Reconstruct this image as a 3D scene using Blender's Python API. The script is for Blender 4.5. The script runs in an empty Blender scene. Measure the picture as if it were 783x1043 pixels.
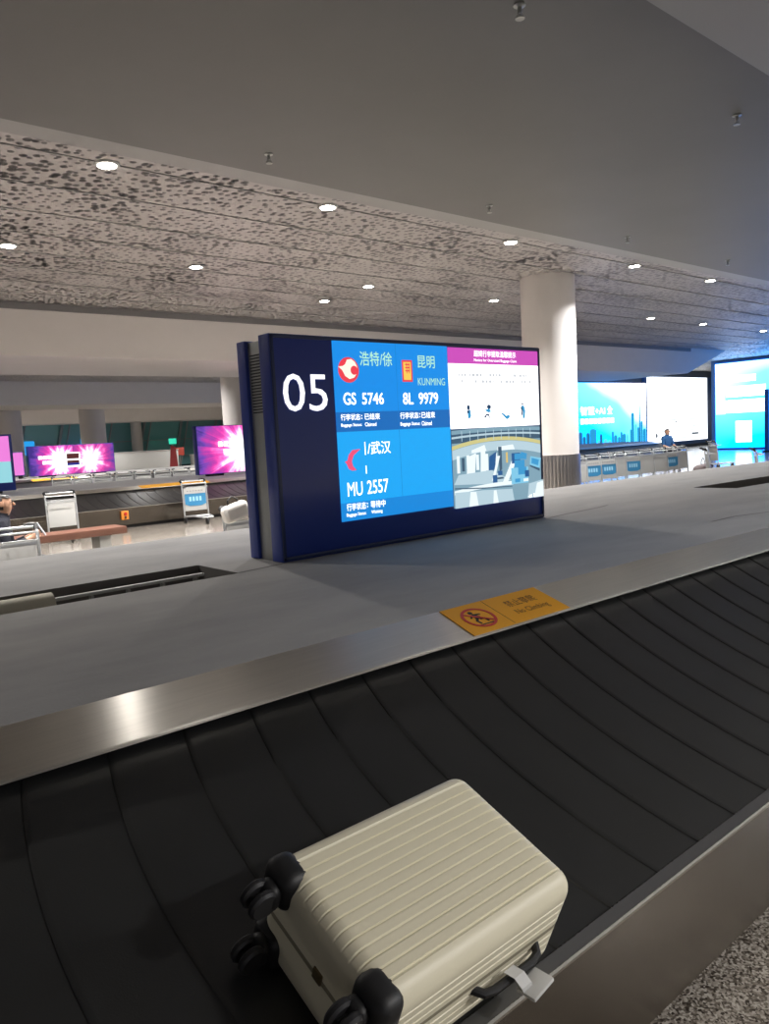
import bpy, bmesh, math, random
from mathutils import Vector, Matrix
random.seed(7)
PI = math.pi
SC = bpy.context.scene
COL = SC.collection

# ------------------------------------------------------------------ camera
CAMH = 1.55
R = ((0.75296932, -0.10401502, 0.6497831),
     (-0.65602365, -0.04111225, 0.75361977),
     (-0.05167373, -0.99372565, -0.09919258))      # world axes seen from the camera (right, down, forward)
cam_d = bpy.data.cameras.new('camera'); cam = bpy.data.objects.new('camera', cam_d); COL.objects.link(cam)
m = Matrix.Identity(4)
for i in range(3):
    m[i][0] = R[i][0]; m[i][1] = -R[i][1]; m[i][2] = -R[i][2]
m[2][3] = CAMH
cam.matrix_world = m
cam_d.sensor_fit = 'VERTICAL'; cam_d.sensor_height = 36.0; cam_d.lens = 36.0 * 784 / 1043
cam_d.clip_start = 0.05; cam_d.clip_end = 300
SC.camera = cam

# ------------------------------------------------------------------ world, exposure, hall light
SC.view_settings.view_transform = 'Standard'
SC.view_settings.look = 'None'
SC.view_settings.gamma = 1.0
SC.view_settings.exposure = 0.2
SC.view_settings.use_curve_mapping = False
W = bpy.data.worlds.new('world'); SC.world = W; W.use_nodes = True
W.node_tree.nodes['Background'].inputs[0].default_value = (0.86, 0.86, 0.92, 1)
W.node_tree.nodes['Background'].inputs[1].default_value = 0.34

def area(name, loc, size, power, col=(1, .965, .93), spread=132):
    l = bpy.data.lights.new(name, 'AREA'); l.shape = 'DISK'; l.size = size; l.energy = power; l.color = col
    l.spread = math.radians(spread)
    o = bpy.data.objects.new(name, l); o.location = loc; COL.objects.link(o); return o
LAMP_W = 95.0
# ceiling lamps carried on to the left and in the next bays, plus an added fill row
for x in (-2.3, 0.4):
    for y in (7.52, 11.03): area('unseen_lamp', (x, y, 4.27), .16, LAMP_W)
for x in (4.0, 8.0, 12.0, 16.0, 20.0, 24.0):  # unseen fill row behind the viewer, added to brighten deck, sign and suitcase
    area('unseen_lamp', (x, -4.6, 4.2), .5, LAMP_W * (3.6 if x < 14 else 5.5), (1, .965, .93) if x < 10 else (.88, .94, 1), 170)
for x in (0, 5, 10, 15, 20):
    for y in (21.9, 26.5): area('unseen_lamp', (x, y, 4.27), .2, LAMP_W * 1.8)
for x in (2, 9, 16, 23):
    for y in (38.0, 42.0): area('unseen_lamp', (x, y, 4.27), .25, LAMP_W * 2.2)

# ------------------------------------------------------------------ helpers
def lin(c):
    f = lambda v: v / 12.92 if v <= .04045 else ((v + .055) / 1.055) ** 2.4
    return tuple(f(v / 255) for v in c) + (1,)
def bend(x, y):
    xx = min(max(x, 0), 16); return y - 0.003 * xx * xx - max(0, x - 16) * .096

MATS = {}
def mat(name, col, rough=.5, metal=0, noise=0, nscale=8, bump=0, bscale=60, emit=None, estr=0, spec=.5, stretch=(1, 1, 1), aniso=0, coat=0):
    if name in MATS: return MATS[name]
    M = bpy.data.materials.new(name); M.use_nodes = True; nt = M.node_tree; b = nt.nodes['Principled BSDF']
    c = lin(col); b.inputs['Base Color'].default_value = c
    b.inputs['Roughness'].default_value = rough; b.inputs['Metallic'].default_value = metal
    b.inputs['Specular IOR Level'].default_value = spec
    if coat: b.inputs['Coat Weight'].default_value = coat
    if noise or bump:
        tc = nt.nodes.new('ShaderNodeTexCoord'); mp = nt.nodes.new('ShaderNodeMapping'); mp.inputs['Scale'].default_value = stretch
        nt.links.new(tc.outputs['Object'], mp.inputs['Vector'])
    if noise:
        n = nt.nodes.new('ShaderNodeTexNoise'); n.inputs['Scale'].default_value = nscale; n.inputs['Detail'].default_value = 5
        n.inputs['Roughness'].default_value = .6
        nt.links.new(mp.outputs[0], n.inputs['Vector'])
        r = nt.nodes.new('ShaderNodeValToRGB')
        r.color_ramp.elements[0].position = .3; r.color_ramp.elements[1].position = .7
        r.color_ramp.elements[0].color = tuple(v * (1 - noise) for v in c[:3]) + (1,)
        r.color_ramp.elements[1].color = tuple(min(1, v * (1 + noise)) for v in c[:3]) + (1,)
        nt.links.new(n.outputs['Fac'], r.inputs[0]); nt.links.new(r.outputs[0], b.inputs['Base Color'])
    if bump:
        n2 = nt.nodes.new('ShaderNodeTexNoise'); n2.inputs['Scale'].default_value = bscale; n2.inputs['Detail'].default_value = 3
        nt.links.new(mp.outputs[0], n2.inputs['Vector'])
        bp = nt.nodes.new('ShaderNodeBump'); bp.inputs['Strength'].default_value = bump; bp.inputs['Distance'].default_value = .01
        nt.links.new(n2.outputs['Fac'], bp.inputs['Height']); nt.links.new(bp.outputs[0], b.inputs['Normal'])
    if aniso:
        b.inputs['Anisotropic'].default_value = aniso; b.inputs['Anisotropic Rotation'].default_value = .25
        tg = nt.nodes.new('ShaderNodeTangent'); tg.direction_type = 'UV_MAP'; tg.uv_map = 'UVMap'
        nt.links.new(tg.outputs[0], b.inputs['Tangent'])
    if emit:
        b.inputs['Emission Color'].default_value = lin(emit); b.inputs['Emission Strength'].default_value = estr
    MATS[name] = M; return M
def glow(name, col, s=1.0):
    return mat(name, (6, 6, 8), .35, emit=col, estr=s * .88)

class MB:
    def __init__(s): s.bm = bmesh.new(); s.uv = None
    def _x(s, geom, M):
        vs = [v for v in geom if isinstance(v, bmesh.types.BMVert)]
        bmesh.ops.transform(s.bm, matrix=M, verts=vs)
    def box(s, c, d, rot=None, bev=0, seg=2, mi=0):
        g = bmesh.ops.create_cube(s.bm, size=1)
        vs = g['verts']
        bmesh.ops.scale(s.bm, vec=d, verts=vs)
        fs = list({f for v in vs for f in v.link_faces})
        if bev:
            es = list({e for v in vs for e in v.link_edges})
            r = bmesh.ops.bevel(s.bm, geom=es, offset=min(bev, min(d) * .49), segments=seg, affect='EDGES', profile=.5)
            fs = r['faces'] + [f for f in fs if f.is_valid]
            vs = list({v for f in fs for v in f.verts})
        for f in fs: f.material_index = mi
        M = Matrix.Translation(c)
        if rot is not None:
            M = M @ (rot if isinstance(rot, Matrix) else Matrix.Rotation(rot[2], 4, 'Z') @ Matrix.Rotation(rot[1], 4, 'Y') @ Matrix.Rotation(rot[0], 4, 'X'))
        bmesh.ops.transform(s.bm, matrix=M, verts=vs)
        return s
    def cyl(s, p0, p1, r0, r1=None, seg=16, mi=0):
        p0 = Vector(p0); p1 = Vector(p1); d = p1 - p0; r1 = r0 if r1 is None else r1
        q = d.to_track_quat('Z', 'Y').to_matrix()
        a, b = [], []
        for k in range(seg):
            t = 2 * PI * k / seg; u = q @ Vector((math.cos(t), math.sin(t), 0))
            a.append(s.bm.verts.new(p0 + u * r0)); b.append(s.bm.verts.new(p1 + u * r1))
        for k in range(seg):
            s.bm.faces.new((a[k], a[(k + 1) % seg], b[(k + 1) % seg], b[k])).material_index = mi
        s.bm.faces.new(a[::-1]).material_index = mi; s.bm.faces.new(b).material_index = mi
        return s
    def tube(s, pts, r, seg=8, closed=False):
        pts = [Vector(p) for p in pts]; n = len(pts); rings = []
        up = None
        for i, p in enumerate(pts):
            a = pts[i - 1] if (i > 0 or closed) else p; b = pts[(i + 1) % n] if (i < n - 1 or closed) else p
            d = (b - a).normalized()
            if up is None: up = d.orthogonal().normalized()
            up = (up - d * up.dot(d)).normalized(); w = d.cross(up)
            rr = r[i] if isinstance(r, (list, tuple)) else r
            rings.append([s.bm.verts.new(p + (up * math.cos(2 * PI * k / seg) + w * math.sin(2 * PI * k / seg)) * rr) for k in range(seg)])
        for i in range(n if closed else n - 1):
            A, B = rings[i], rings[(i + 1) % n]
            for k in range(seg): s.bm.faces.new((A[k], A[(k + 1) % seg], B[(k + 1) % seg], B[k]))
        if not closed: s.bm.faces.new(rings[0][::-1]); s.bm.faces.new(rings[-1])
        return s
    def lathe(s, prof, c=(0, 0, 0), seg=32, M=None):
        rings = []; c = Vector(c)
        for (r, z) in prof:
            ring = []
            for k in range(seg):
                p = Vector((r * math.cos(2 * PI * k / seg), r * math.sin(2 * PI * k / seg), z))
                if M: p = M @ p
                ring.append(s.bm.verts.new(p + c))
            rings.append(ring)
        for A, B in zip(rings, rings[1:]):
            for k in range(seg): s.bm.faces.new((A[k], A[(k + 1) % seg], B[(k + 1) % seg], B[k]))
        s.bm.faces.new(rings[0][::-1]); s.bm.faces.new(rings[-1])
        return s
    def quad(s, pts, mi=0):
        f = s.bm.faces.new([s.bm.verts.new(p) for p in pts]); f.material_index = mi; return f
    def slab(s, poly, F, h0, h1, mi=0):
        """poly: 2-D points in the frame F=(O,U,V,N); solid between offsets h0 and h1 along N"""
        O, U, V, N = F
        a = [s.bm.verts.new(O + U * p[0] + V * p[1] + N * h0) for p in poly]
        b = [s.bm.verts.new(O + U * p[0] + V * p[1] + N * h1) for p in poly]
        n = len(poly)
        fs = [s.bm.faces.new(b), s.bm.faces.new(a[::-1])] + [s.bm.faces.new((a[i], a[(i + 1) % n], b[(i + 1) % n], b[i])) for i in range(n)]
        for f in fs: f.material_index = mi
        return s
    def build(s, name, m, parent=None, smooth=35, recalc=True):
        if recalc: bmesh.ops.recalc_face_normals(s.bm, faces=s.bm.faces)
        me = bpy.data.meshes.new(name); s.bm.to_mesh(me); s.bm.free()
        for x in (m if isinstance(m, (list, tuple)) else [m]): me.materials.append(x)
        if smooth:
            me.shade_smooth(); me.set_sharp_from_angle(angle=math.radians(smooth))
        o = bpy.data.objects.new(name, me); COL.objects.link(o)
        if parent: o.parent = parent
        return o
def tag(o, label, cat, group=None):
    o['label'] = label; o['category'] = cat
    if group: o['group'] = group
    return o
def thing(name, label, cat, loc=(0, 0, 0), rz=0, group=None):
    o = bpy.data.objects.new(name, None); o.empty_display_size = .1; COL.objects.link(o)
    o.location = loc; o.rotation_euler = (0, 0, rz); return tag(o, label, cat, group)
def structure(o): o['kind'] = 'structure'; return o
def copy_tree(o, parent=None):
    c = o.copy(); COL.objects.link(c)
    if parent: c.parent = parent
    for ch in list(o.children): copy_tree(ch, c)
    return c
def rect(x0, x1, y0, y1): return [(x0, y0), (x1, y0), (x1, y1), (x0, y1)]
def oval(cx, cy, rx, ry, n=24, a0=0): return [(cx + rx * math.cos(a0 + 2 * PI * k / n), cy + ry * math.sin(a0 + 2 * PI * k / n)) for k in range(n)]

_txt = {}
def text2d(body, bold=0.0):
    if (body, bold) in _txt: return _txt[(body, bold)]
    cu = bpy.data.curves.new('t', 'FONT'); cu.body = body; cu.size = 1; cu.offset = bold; cu.resolution_u = 3
    o = bpy.data.objects.new('t', cu); COL.objects.link(o)
    bpy.context.view_layer.update()
    me = bpy.data.meshes.new_from_object(o.evaluated_get(bpy.context.evaluated_depsgraph_get()))
    vs = [(v.co.x, v.co.y) for v in me.vertices]; fs = [tuple(p.vertices) for p in me.polygons]
    bpy.data.objects.remove(o); bpy.data.meshes.remove(me); bpy.data.curves.remove(cu)
    x0 = min(v[0] for v in vs); x1 = max(v[0] for v in vs); y0 = min(v[1] for v in vs); y1 = max(v[1] for v in vs)
    vs = [((x - x0) / (x1 - x0), (y - y0) / (y1 - y0)) for x, y in vs]
    _txt[(body, bold)] = (vs, fs); return vs, fs
def lettering(name, items, F, off, m, parent):
    """items: (body, bold, x0, x1, y0, y1) laid out on the frame F, one mesh"""
    O, U, V, N = F
    for body, bold, x0, x1, y0, y1 in items:
        b = MB(); vs, fs = text2d(body, bold)
        bv = [b.bm.verts.new(O + U * (x0 + (x1 - x0) * x) + V * (y0 + (y1 - y0) * y) + N * off) for x, y in vs]
        for f in fs:
            try: b.bm.faces.new([bv[i] for i in f])
            except ValueError: pass
        o = b.build(name, m, parent, smooth=0, recalc=False)
    return o
def front_frame(y): return (Vector((0, y, 0)), Vector((1, 0, 0)), Vector((0, 0, 1)), Vector((0, -1, 0)))

# ------------------------------------------------------------------ materials
def floor_mat():
    M = mat('polished_granite_floor', (150, 146, 142), .16)
    nt = M.node_tree; b = nt.nodes['Principled BSDF']
    tc = nt.nodes.new('ShaderNodeTexCoord')
    v = nt.nodes.new('ShaderNodeTexVoronoi'); v.inputs['Scale'].default_value = 150
    r = nt.nodes.new('ShaderNodeValToRGB'); e = r.color_ramp.elements
    e[0].position = .05; e[0].color = lin((60, 53, 47)); e[1].position = .95; e[1].color = lin((192, 185, 175))
    e.new(.45).color = lin((126, 118, 108)); e.new(.6).color = lin((152, 144, 135))
    nt.links.new(tc.outputs['Object'], v.inputs['Vector'])
    sp = nt.nodes.new('ShaderNodeSeparateColor'); nt.links.new(v.outputs['Color'], sp.inputs[0])
    nt.links.new(sp.outputs[0], r.inputs[0]); nt.links.new(r.outputs[0], b.inputs['Base Color'])
    br = nt.nodes.new('ShaderNodeTexBrick'); br.offset = 0; br.inputs['Scale'].default_value = 1
    return M
def perforated_mat():
    M = mat('perforated_white_metal_ceiling', (178, 173, 171), .5)
    nt = M.node_tree; b = nt.nodes['Principled BSDF']
    tc = nt.nodes.new('ShaderNodeTexCoord'); mp = nt.nodes.new('ShaderNodeMapping'); mp.inputs['Scale'].default_value = (10, 8.4, 1)
    nt.links.new(tc.outputs['Object'], mp.inputs[0])
    v = nt.nodes.new('ShaderNodeTexVoronoi'); v.voronoi_dimensions = '2D'; v.inputs['Scale'].default_value = 1; v.inputs['Randomness'].default_value = .85
    nt.links.new(mp.outputs[0], v.inputs['Vector'])
    sp = nt.nodes.new('ShaderNodeSeparateColor'); nt.links.new(v.outputs['Color'], sp.inputs[0])
    # radius of every hole: random, smaller where the large noise is low
    n = nt.nodes.new('ShaderNodeTexNoise'); n.inputs['Scale'].default_value = .9; n.inputs['Detail'].default_value = 2
    nt.links.new(tc.outputs['Object'], n.inputs['Vector'])
    mul = nt.nodes.new('ShaderNodeMath'); mul.operation = 'MULTIPLY_ADD'; mul.inputs[1].default_value = .26; mul.inputs[2].default_value = -.01
    nt.links.new(sp.outputs[0], mul.inputs[0])
    add = nt.nodes.new('ShaderNodeMath'); add.operation = 'MULTIPLY_ADD'; add.inputs[1].default_value = .55
    nt.links.new(n.outputs['Fac'], add.inputs[0]); nt.links.new(mul.outputs[0], add.inputs[2])
    sub = nt.nodes.new('ShaderNodeMath'); sub.operation = 'SUBTRACT'; sub.inputs[1].default_value = .10; nt.links.new(add.outputs[0], sub.inputs[0])
    gt = nt.nodes.new('ShaderNodeMath'); gt.operation = 'GREATER_THAN'
    nt.links.new(v.outputs['Distance'], gt.inputs[0]); nt.links.new(sub.outputs[0], gt.inputs[1])
    nt.links.new(gt.outputs[0], b.inputs['Alpha'])
    return M
M_FLOOR = floor_mat(); M_PERF = perforated_mat()
M_SOFFIT = mat('grey_soffit_panel', (114, 112, 110), .55, noise=.05, nscale=.7)
M_LIP = mat('light_soffit_trim', (158, 156, 154), .5)
M_WHITE = mat('white_plaster', (214, 209, 205), .6, noise=.02, nscale=2)
M_DARKVOID = mat('dark_ceiling_void', (150, 148, 148), .9)
M_STEEL = mat('brushed_stainless_steel', (206, 201, 192), .33, 1, aniso=1, noise=.05, nscale=3, stretch=(1, 30, 30))
M_PANEL = mat('dark_stainless_panel', (122, 115, 106), .27, 1, noise=.08, nscale=2)
M_RIM = mat('grey_rubber_rim', (104, 104, 104), .5, .4)
M_EDGE = mat('bright_steel_edge', (220, 218, 212), .25, 1)
M_BELT = mat('black_rubber_plate', (25, 26, 27), .35, spec=1, noise=.22, nscale=7, bump=.05, bscale=260)
M_DECK = mat('grey_carpet_deck', (132, 130, 126), .92, noise=.2, nscale=2.6, bump=.15, bscale=180, stretch=(.6, 1.6, 1))
M_DECK.node_tree.nodes['Principled BSDF'].inputs['Sheen Weight'].default_value = .4; M_DECK.node_tree.nodes['Principled BSDF'].inputs['Sheen Roughness'].default_value = .45
M_BLACK = mat('black_rubber', (22, 22, 24), .5)
M_NAVY = mat('navy_painted_metal', (40, 62, 146), .32, coat=.2)
M_BODY = mat('brushed_grey_metal', (168, 169, 165), .36, .5, noise=.05, nscale=5)
M_CLAD = mat('ribbed_steel_cladding', (190, 186, 184), .28, 1)
M_CART = mat('cart_grey_metal', (188, 190, 190), .35, .55)
M_CPANEL = mat('cart_white_panel', (180, 180, 177), .5)
M_POSTER = mat('cart_blue_poster', (52, 128, 172), .5)
M_YELLOW = mat('yellow_sticker', (240, 172, 44), .6, spec=.25)
M_WOOD = mat('brown_bench_wood', (98, 64, 50), .45, noise=.15, nscale=6, stretch=(1, 12, 12))
M_LEN = glow('lamp_lens', (255, 248, 236), 40)

# ------------------------------------------------------------------ the hall
def plane_obj(name, pts, m):
    b = MB(); b.quad(pts); return structure(b.build(name, m, None, 0, recalc=False))
plane_obj('floor', [(-30, -12, 0), (70, -12, 0), (70, 60, 0), (-30, 60, 0)], M_FLOOR)
ZP = 4.3
def slab_box(name, x0, x1, y0, y1, z0, z1, m):
    b = MB(); b.box(((x0 + x1) / 2, (y0 + y1) / 2, (z0 + z1) / 2), (x1 - x0, y1 - y0, z1 - z0)); return structure(b.build(name, m, None, 0))
# dark flat soffit over the carousel, its light trim, and the lower light beam nearest to the viewer
slab_box('ceiling_soffit', -30, 70, 2.0, 5.7, 3.8, 4.6, M_SOFFIT)
slab_box('trim_1', -30, 70, 5.7, 5.93, 3.8, 4.6, M_LIP)
slab_box('ceiling_beam', -30, 70, -3.2, 2.0, 3.5, 4.6, M_LIP)
# perforated ceilings
for nm, y0, y1 in (('ceiling_perforated', 5.93, 15.02), ('ceiling_perforated.001', 18.6, 31.4), ('ceiling_perforated.002', 35, 45), ('ceiling_perforated.003', -12, -3.2)):
    x1 = 70
    plane_obj(nm, [(-30, y0, ZP), (-30, y1, ZP), (x1, y1, ZP), (x1, y0, ZP)], M_PERF)
plane_obj('ceiling_perforated.004', [(30, 15.02, ZP), (30, 18.6, ZP), (70, 18.6, ZP), (70, 15.02, ZP)], M_PERF)
plane_obj('ceiling', [(-30, -12, 5.3), (-30, 60, 5.3), (70, 60, 5.3), (70, -12, 5.3)], M_DARKVOID)
# panel joints of the perforated ceiling
bj = MB()
for k in range(9):
    y = 6.55 + k * .95
    bj.box((20, y, ZP - .006), (100, .018, .012))
structure(bj.build('trim_2', M_LIP, None, 0))
# white bulkheads (prisms along x); the first ends in a slanted face on the right
def bulkhead(name, y0, y1, z0, xb, xt, xl=-30, m=None):
    b = MB(); poly = [(xl, z0), (xb, z0), (xt, 4.6), (xl, 4.6)]
    b.slab(poly, front_frame(0), -y0, -y1); return structure(b.build(name, m or M_WHITE, None, 0))
bulkhead('wall_bulkhead', 15.0, 18.6, 3.33, 28.8, 33.0)
bulkhead('wall_bulkhead.001', 31.4, 35.0, 3.40, 45, 45)
bulkhead('wall_bulkhead.002', 45.0, 47.2, 3.15, 60, 60)
slab_box('trim_3', -30, 29, 14.96, 15.0, 4.16, 4.28, mat('dark_grey_trim', (120, 118, 118), .6))  # grey strip along the top of the first bulkhead
# far window wall with slanted mullions
M_GLASS = mat('night_window_glass', (126, 180, 182), .2, spec=.6)
slab_box('wall_back', -30, 70, 48.6, 48.9, 0, 5, mat('teal_dark_backing', (30, 62, 66), .8))
w = structure(MB().box((12, 48.3, 2.1), (44, .03, 3.6)).build('window_1', M_GLASS, None, 0))
b = MB()
for k in range(22):
    x = -8 + k * 2.6
    b.tube([(x, 48.1, .3), (x + 1.0, 48.1, 4.2)], .09, 6); b.tube([(x + .45, 48.1, .3), (x + 1.45, 48.1, 4.2)], .05, 6)
for z in (.9, 2.0): b.box((12, 48.15, z), (44, .08, .06))
b.build('window_frame', mat('grey_mullion', (150, 158, 160), .45, .3), w)
# right-hand walls behind the big displays
slab_box('wall_right', 30.5, 60, 22.15, 22.4, 0, 5, mat('blue_grey_wall', (120, 132, 150), .6))
slab_box('wall_side', 37.15, 37.4, 6, 18.15, 0, 5, mat('blue_grey_wall', (120, 132, 150), .6))

# columns
def column(x, y, r, clad=True, nm='column'):
    b = MB(); b.lathe([(r, .0), (r, 4.4)], (x, y, 0), 48); o = structure(b.build(nm, M_WHITE, None, 40))
    if clad:
        b = MB(); n = 144; prof = []
        for k in range(n):
            rr = r + .012 + (.006 if k % 3 else -.004); t = 2 * PI * k / n; prof.append((x + rr * math.cos(t), y + rr * math.sin(t)))
        F = (Vector((0, 0, 0)), Vector((1, 0, 0)), Vector((0, 1, 0)), Vector((0, 0, 1)))
        b.slab(prof, F, 0.0, 1.02); b.build('steel_cladding', M_CLAD, o, 0)
    return o
column(12.05, 9.0, .5)
column(12.45, 21.15, .48)
column(13.35, 35.75, .56)
column(9.75, 35.75, .52)
column(20.5, 47.55, .34)

# ------------------------------------------------------------------ baggage carousel
def carousel(label, xs, xe, yc, zb=.777, zd=.852, bent=False, holes=(), plates=True, cat='baggage carousel'):
    root = thing('baggage_carousel', label, cat, (0, 0, 0))
    D0, DB, DT = 2.86, 1.87, 1.69
    # path stations (px, py, nx, ny, s); s measured along the middle of the belt
    st = []; L = xe - xs; rm = 2.34
    n = max(2, int(L / .5))
    for i in range(n + 1): st.append((xs + L * i / n, yc, 0, -1, L * i / n))
    nc = 40
    for i in range(1, nc): t = PI * i / nc; st.append((xe, yc, math.sin(t), -math.cos(t), L + rm * t))
    for i in range(n + 1): st.append((xe - L * i / n, yc, 0, 1, L + rm * PI + L * i / n))
    for i in range(1, nc): t = PI * i / nc; st.append((xs, yc, -math.sin(t), math.cos(t), 2 * L + rm * PI + rm * t))
    total = 2 * L + 2 * PI * rm
    def at_s(s):
        s %= total
        if s < L: return (xs + s, yc, 0, -1)
        s -= L
        if s < rm * PI: t = s / rm; return (xe, yc, math.sin(t), -math.cos(t))
        s -= rm * PI
        if s < L: return (xe - s, yc, 0, 1)
        s -= L; t = s / rm; return (xs, yc, -math.sin(t), math.cos(t))
    def P(q, d, z):
        x = q[0] + q[2] * d; y = q[1] + q[3] * d
        return Vector((x, bend(x, y) if bent else y, z))
    def sweep(name, prof, m, smooth=30, uv=False):
        b = MB(); rows = [[b.bm.verts.new(P(q, d, z)) for d, z in prof] for q in st]
        uvl = b.bm.loops.layers.uv.new('UVMap') if uv else None
        N = len(st)
        for i in range(N):
            A, B = rows[i], rows[(i + 1) % N]; sa = st[i][4]; sb = st[i + 1][4] if i + 1 < N else total
            for k in range(len(prof) - 1):
                f = b.bm.faces.new((A[k], B[k], B[k + 1], A[k + 1]))
                if uv:
                    for lp, c in zip(f.loops, ((sa, k), (sb, k), (sb, k + 1), (sa, k + 1))): lp[uvl].uv = c
        return b.build(name, m, root, smooth, recalc=False)
    sweep('toe_kick', [(2.79, 0), (2.79, .085)], M_BLACK)
    sweep('front_panel', [(2.78, .075), (2.86, .07), (2.86, .392)], M_PANEL)
    sweep('outer_rim', [(2.860, .391), (2.865, .393), (2.866, .400), (2.861, .4035)], M_EDGE)
    sweep('rim_strip', [(2.860, .4035), (2.825, .404), (2.822, .36)], M_RIM)
    if plates:
        b = MB(); pitch = .2105; cnt = round(total / pitch); pitch = total / cnt; ph = (.607 - xs) % pitch; NV = 14
        us = (0, .008, .03, .08, .5, .97)      # across one plate
        hs = (.001, .0035, .0058, .0062, .0038, .0012)
        sl = math.atan2(zb - .395, 2.818 - 1.86); nx_, nz_ = math.sin(sl), math.cos(sl)
        cols = []
        for k in range(cnt):
            for u, h in zip(us, hs):
                cvs = []
                for j in range(NV + 1):
                    v = j / NV; s = ph + (k + (u if u < .1 else u)) * pitch + .28 * (v - .45) ** 2
                    q = at_s(s); d = 2.818 + (1.86 - 2.818) * v; z = .395 + (zb - .395) * v
                    cvs.append(b.bm.verts.new(P(q, d + nx_ * h, z + nz_ * h)))
                cols.append(cvs)
        for i in range(len(cols)):
            A, B = cols[i], cols[(i + 1) % len(cols)]
            for j in range(NV): b.bm.faces.new((A[j], B[j], B[j + 1], A[j + 1]))
        b.build('belt', M_BELT, root, 25, recalc=False)
    else:
        sweep('belt', [(2.818, .40), (1.86, zb + .004)], M_BELT)
    sweep('inner_trim', [(1.895, zd - .0665), (1.914, zd - .0645), (1.9165, zd - .058), (1.911, zd - .054), (DT + .006, zd - .0012), (DT, zd)], M_STEEL, 20, uv=True)
    # deck: flat top with rectangular openings, walls and bottom of each opening
    b = MB()
    xb = sorted({xs, xe} | {h[i] for h in holes for i in (0, 1)} | {xs + k for k in range(1, int(L) + 1)})
    yb = sorted({yc - DT, yc + DT} | {h[i] for h in holes for i in (2, 3)})
    PP = lambda x, y, z: Vector((x, bend(x, y) if bent else y, z))
    for x0, x1 in zip(xb, xb[1:]):
        for y0, y1 in zip(yb, yb[1:]):
            mx, my = (x0 + x1) / 2, (y0 + y1) / 2
            if any(h[0] < mx < h[1] and h[2] < my < h[3] for h in holes): continue
            b.quad([PP(x0, y0, zd), PP(x1, y0, zd), PP(x1, y1, zd), PP(x0, y1, zd)])
    for cx_, sgn in ((xe, 1), (xs, -1)):
        ring = [PP(cx_ + sgn * DT * math.sin(PI * i / 24), yc - DT * math.cos(PI * i / 24), zd) for i in range(25)]
        b.quad(ring if sgn > 0 else ring[::-1])
    bmesh.ops.remove_doubles(b.bm, verts=b.bm.verts, dist=.0005)
    b.build('deck', M_DECK, root, 0, recalc=False)
    if holes:
        for (x0, x1, y0, y1) in holes:
            bw = MB(); dz = .26; cs = [(x0, y0), (x1, y0), (x1, y1), (x0, y1)]
            for (a, c) in zip(cs, cs[1:] + cs[:1]):
                bw.quad([PP(*a, zd), PP(*c, zd), PP(*c, zd - dz), PP(*a, zd - dz)])
            bw.quad([PP(x0, y0, zd - dz), PP(x1, y0, zd - dz), PP(x1, y1, zd - dz), PP(x0, y1, zd - dz)])
            bw.build('deck_opening', mat('dark_opening_lining', (104, 101, 97), .9), root, 0, recalc=False)
    return root
c1 = carousel('long baggage carousel with black belt and grey carpeted deck under the 05 display', -3.2, 21, 3.82, bent=True,
              holes=((-2.2, 2.07, 3.64, 4.10), (7.55, 12.5, 3.62, 4.06)))
# carpet seams and tears on the deck
def strip_on_deck(pts, w):
    b = MB()
    for (xa, ya), (xb_, yb_) in zip(pts, pts[1:]):
        n = Vector((-(yb_ - ya), xb_ - xa, 0)).normalized() * w / 2
        z = .8535
        b.quad([Vector((xa, bend(xa, ya), z)) - n, Vector((xb_, bend(xb_, yb_), z)) - n, Vector((xb_, bend(xb_, yb_), z)) + n, Vector((xa, bend(xa, ya), z)) + n])
    return b.build('carpet_seam', mat('dark_carpet_seam', (52, 50, 50), .9), c1, 0)
strip_on_deck([(2.07, 3.64), (2.40, 3.69)], .012)
strip_on_deck([(4.8, 3.7), (5.1, 3.74), (5.55, 3.79), (5.75, 3.83)], .012)
strip_on_deck([(5.05, 2.55), (5.4, 2.56), (5.75, 2.47)], .010)
# things lying in the left opening
t = thing('light_fixture', 'slim white rail with brackets lying in the left deck opening', 'rail', (1.55, 3.86, .592))
MB().box((0, 0, .245), (.86, .03, .016), bev=.003).build('rail', M_CPANEL, t)
for k in range(5): MB().box((-.38 + k * .19, 0, .117), (.015, .03, .234)).build('bracket', M_BODY, t)
t = thing('roll', 'pale rolled sheet lying at the left end of the deck opening', 'roll', (.45, 3.80, .592))
MB().cyl((-1.0, 0, .225), (.70, 0, .225), .07, seg=20).build('sheet', mat('pale_cream_sheet', (206, 200, 180), .6), t)
for x in (-.7, 0, .4): MB().box((x, 0, .08), (.05, .09, .16)).build('support_block', M_BODY, t)

# "No Climbing" sticker on the steel trim
def trim_frame(x):
    x2 = x + .58
    p0 = Vector((x, bend(x, 1.912), .7985)); p1 = Vector((x2, bend(x2, 1.912), .7985)); U = (p1 - p0).normalized()
    a = Vector((x + .035, bend(x, 2.122), .8505)); V = (a - p0).normalized(); N = U.cross(V).normalized(); return (p0, U, V, N)
F = trim_frame(2.04)
st_ = thing('warning_sticker', 'yellow No Climbing sticker on the steel trim of the carousel', 'warning sign', F[0])
Fl = (Vector((0, 0, 0)),) + F[1:]
M_RED = mat('sticker_red', (200, 44, 36), .5); M_BROWN = mat('sticker_dark_lettering', (120, 76, 20), .6); M_BLK = mat('sticker_black', (30, 30, 34), .6)
bb = MB(); bb.slab(rect(0, .575, -.004, .222), Fl, .001, .003); bb.build('sheet', M_YELLOW, st_, 0)
bb = MB(); n = 48; CU, CV = .122, .106
for k in range(n):
    a0, a1 = 2 * PI * k / n, 2 * PI * (k + 1) / n
    bb.slab([(CU + r * math.cos(a), CV + r * math.sin(a)) for r, a in ((.066, a0), (.079, a0), (.079, a1), (.066, a1))], Fl, .0031, .0043)
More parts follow.
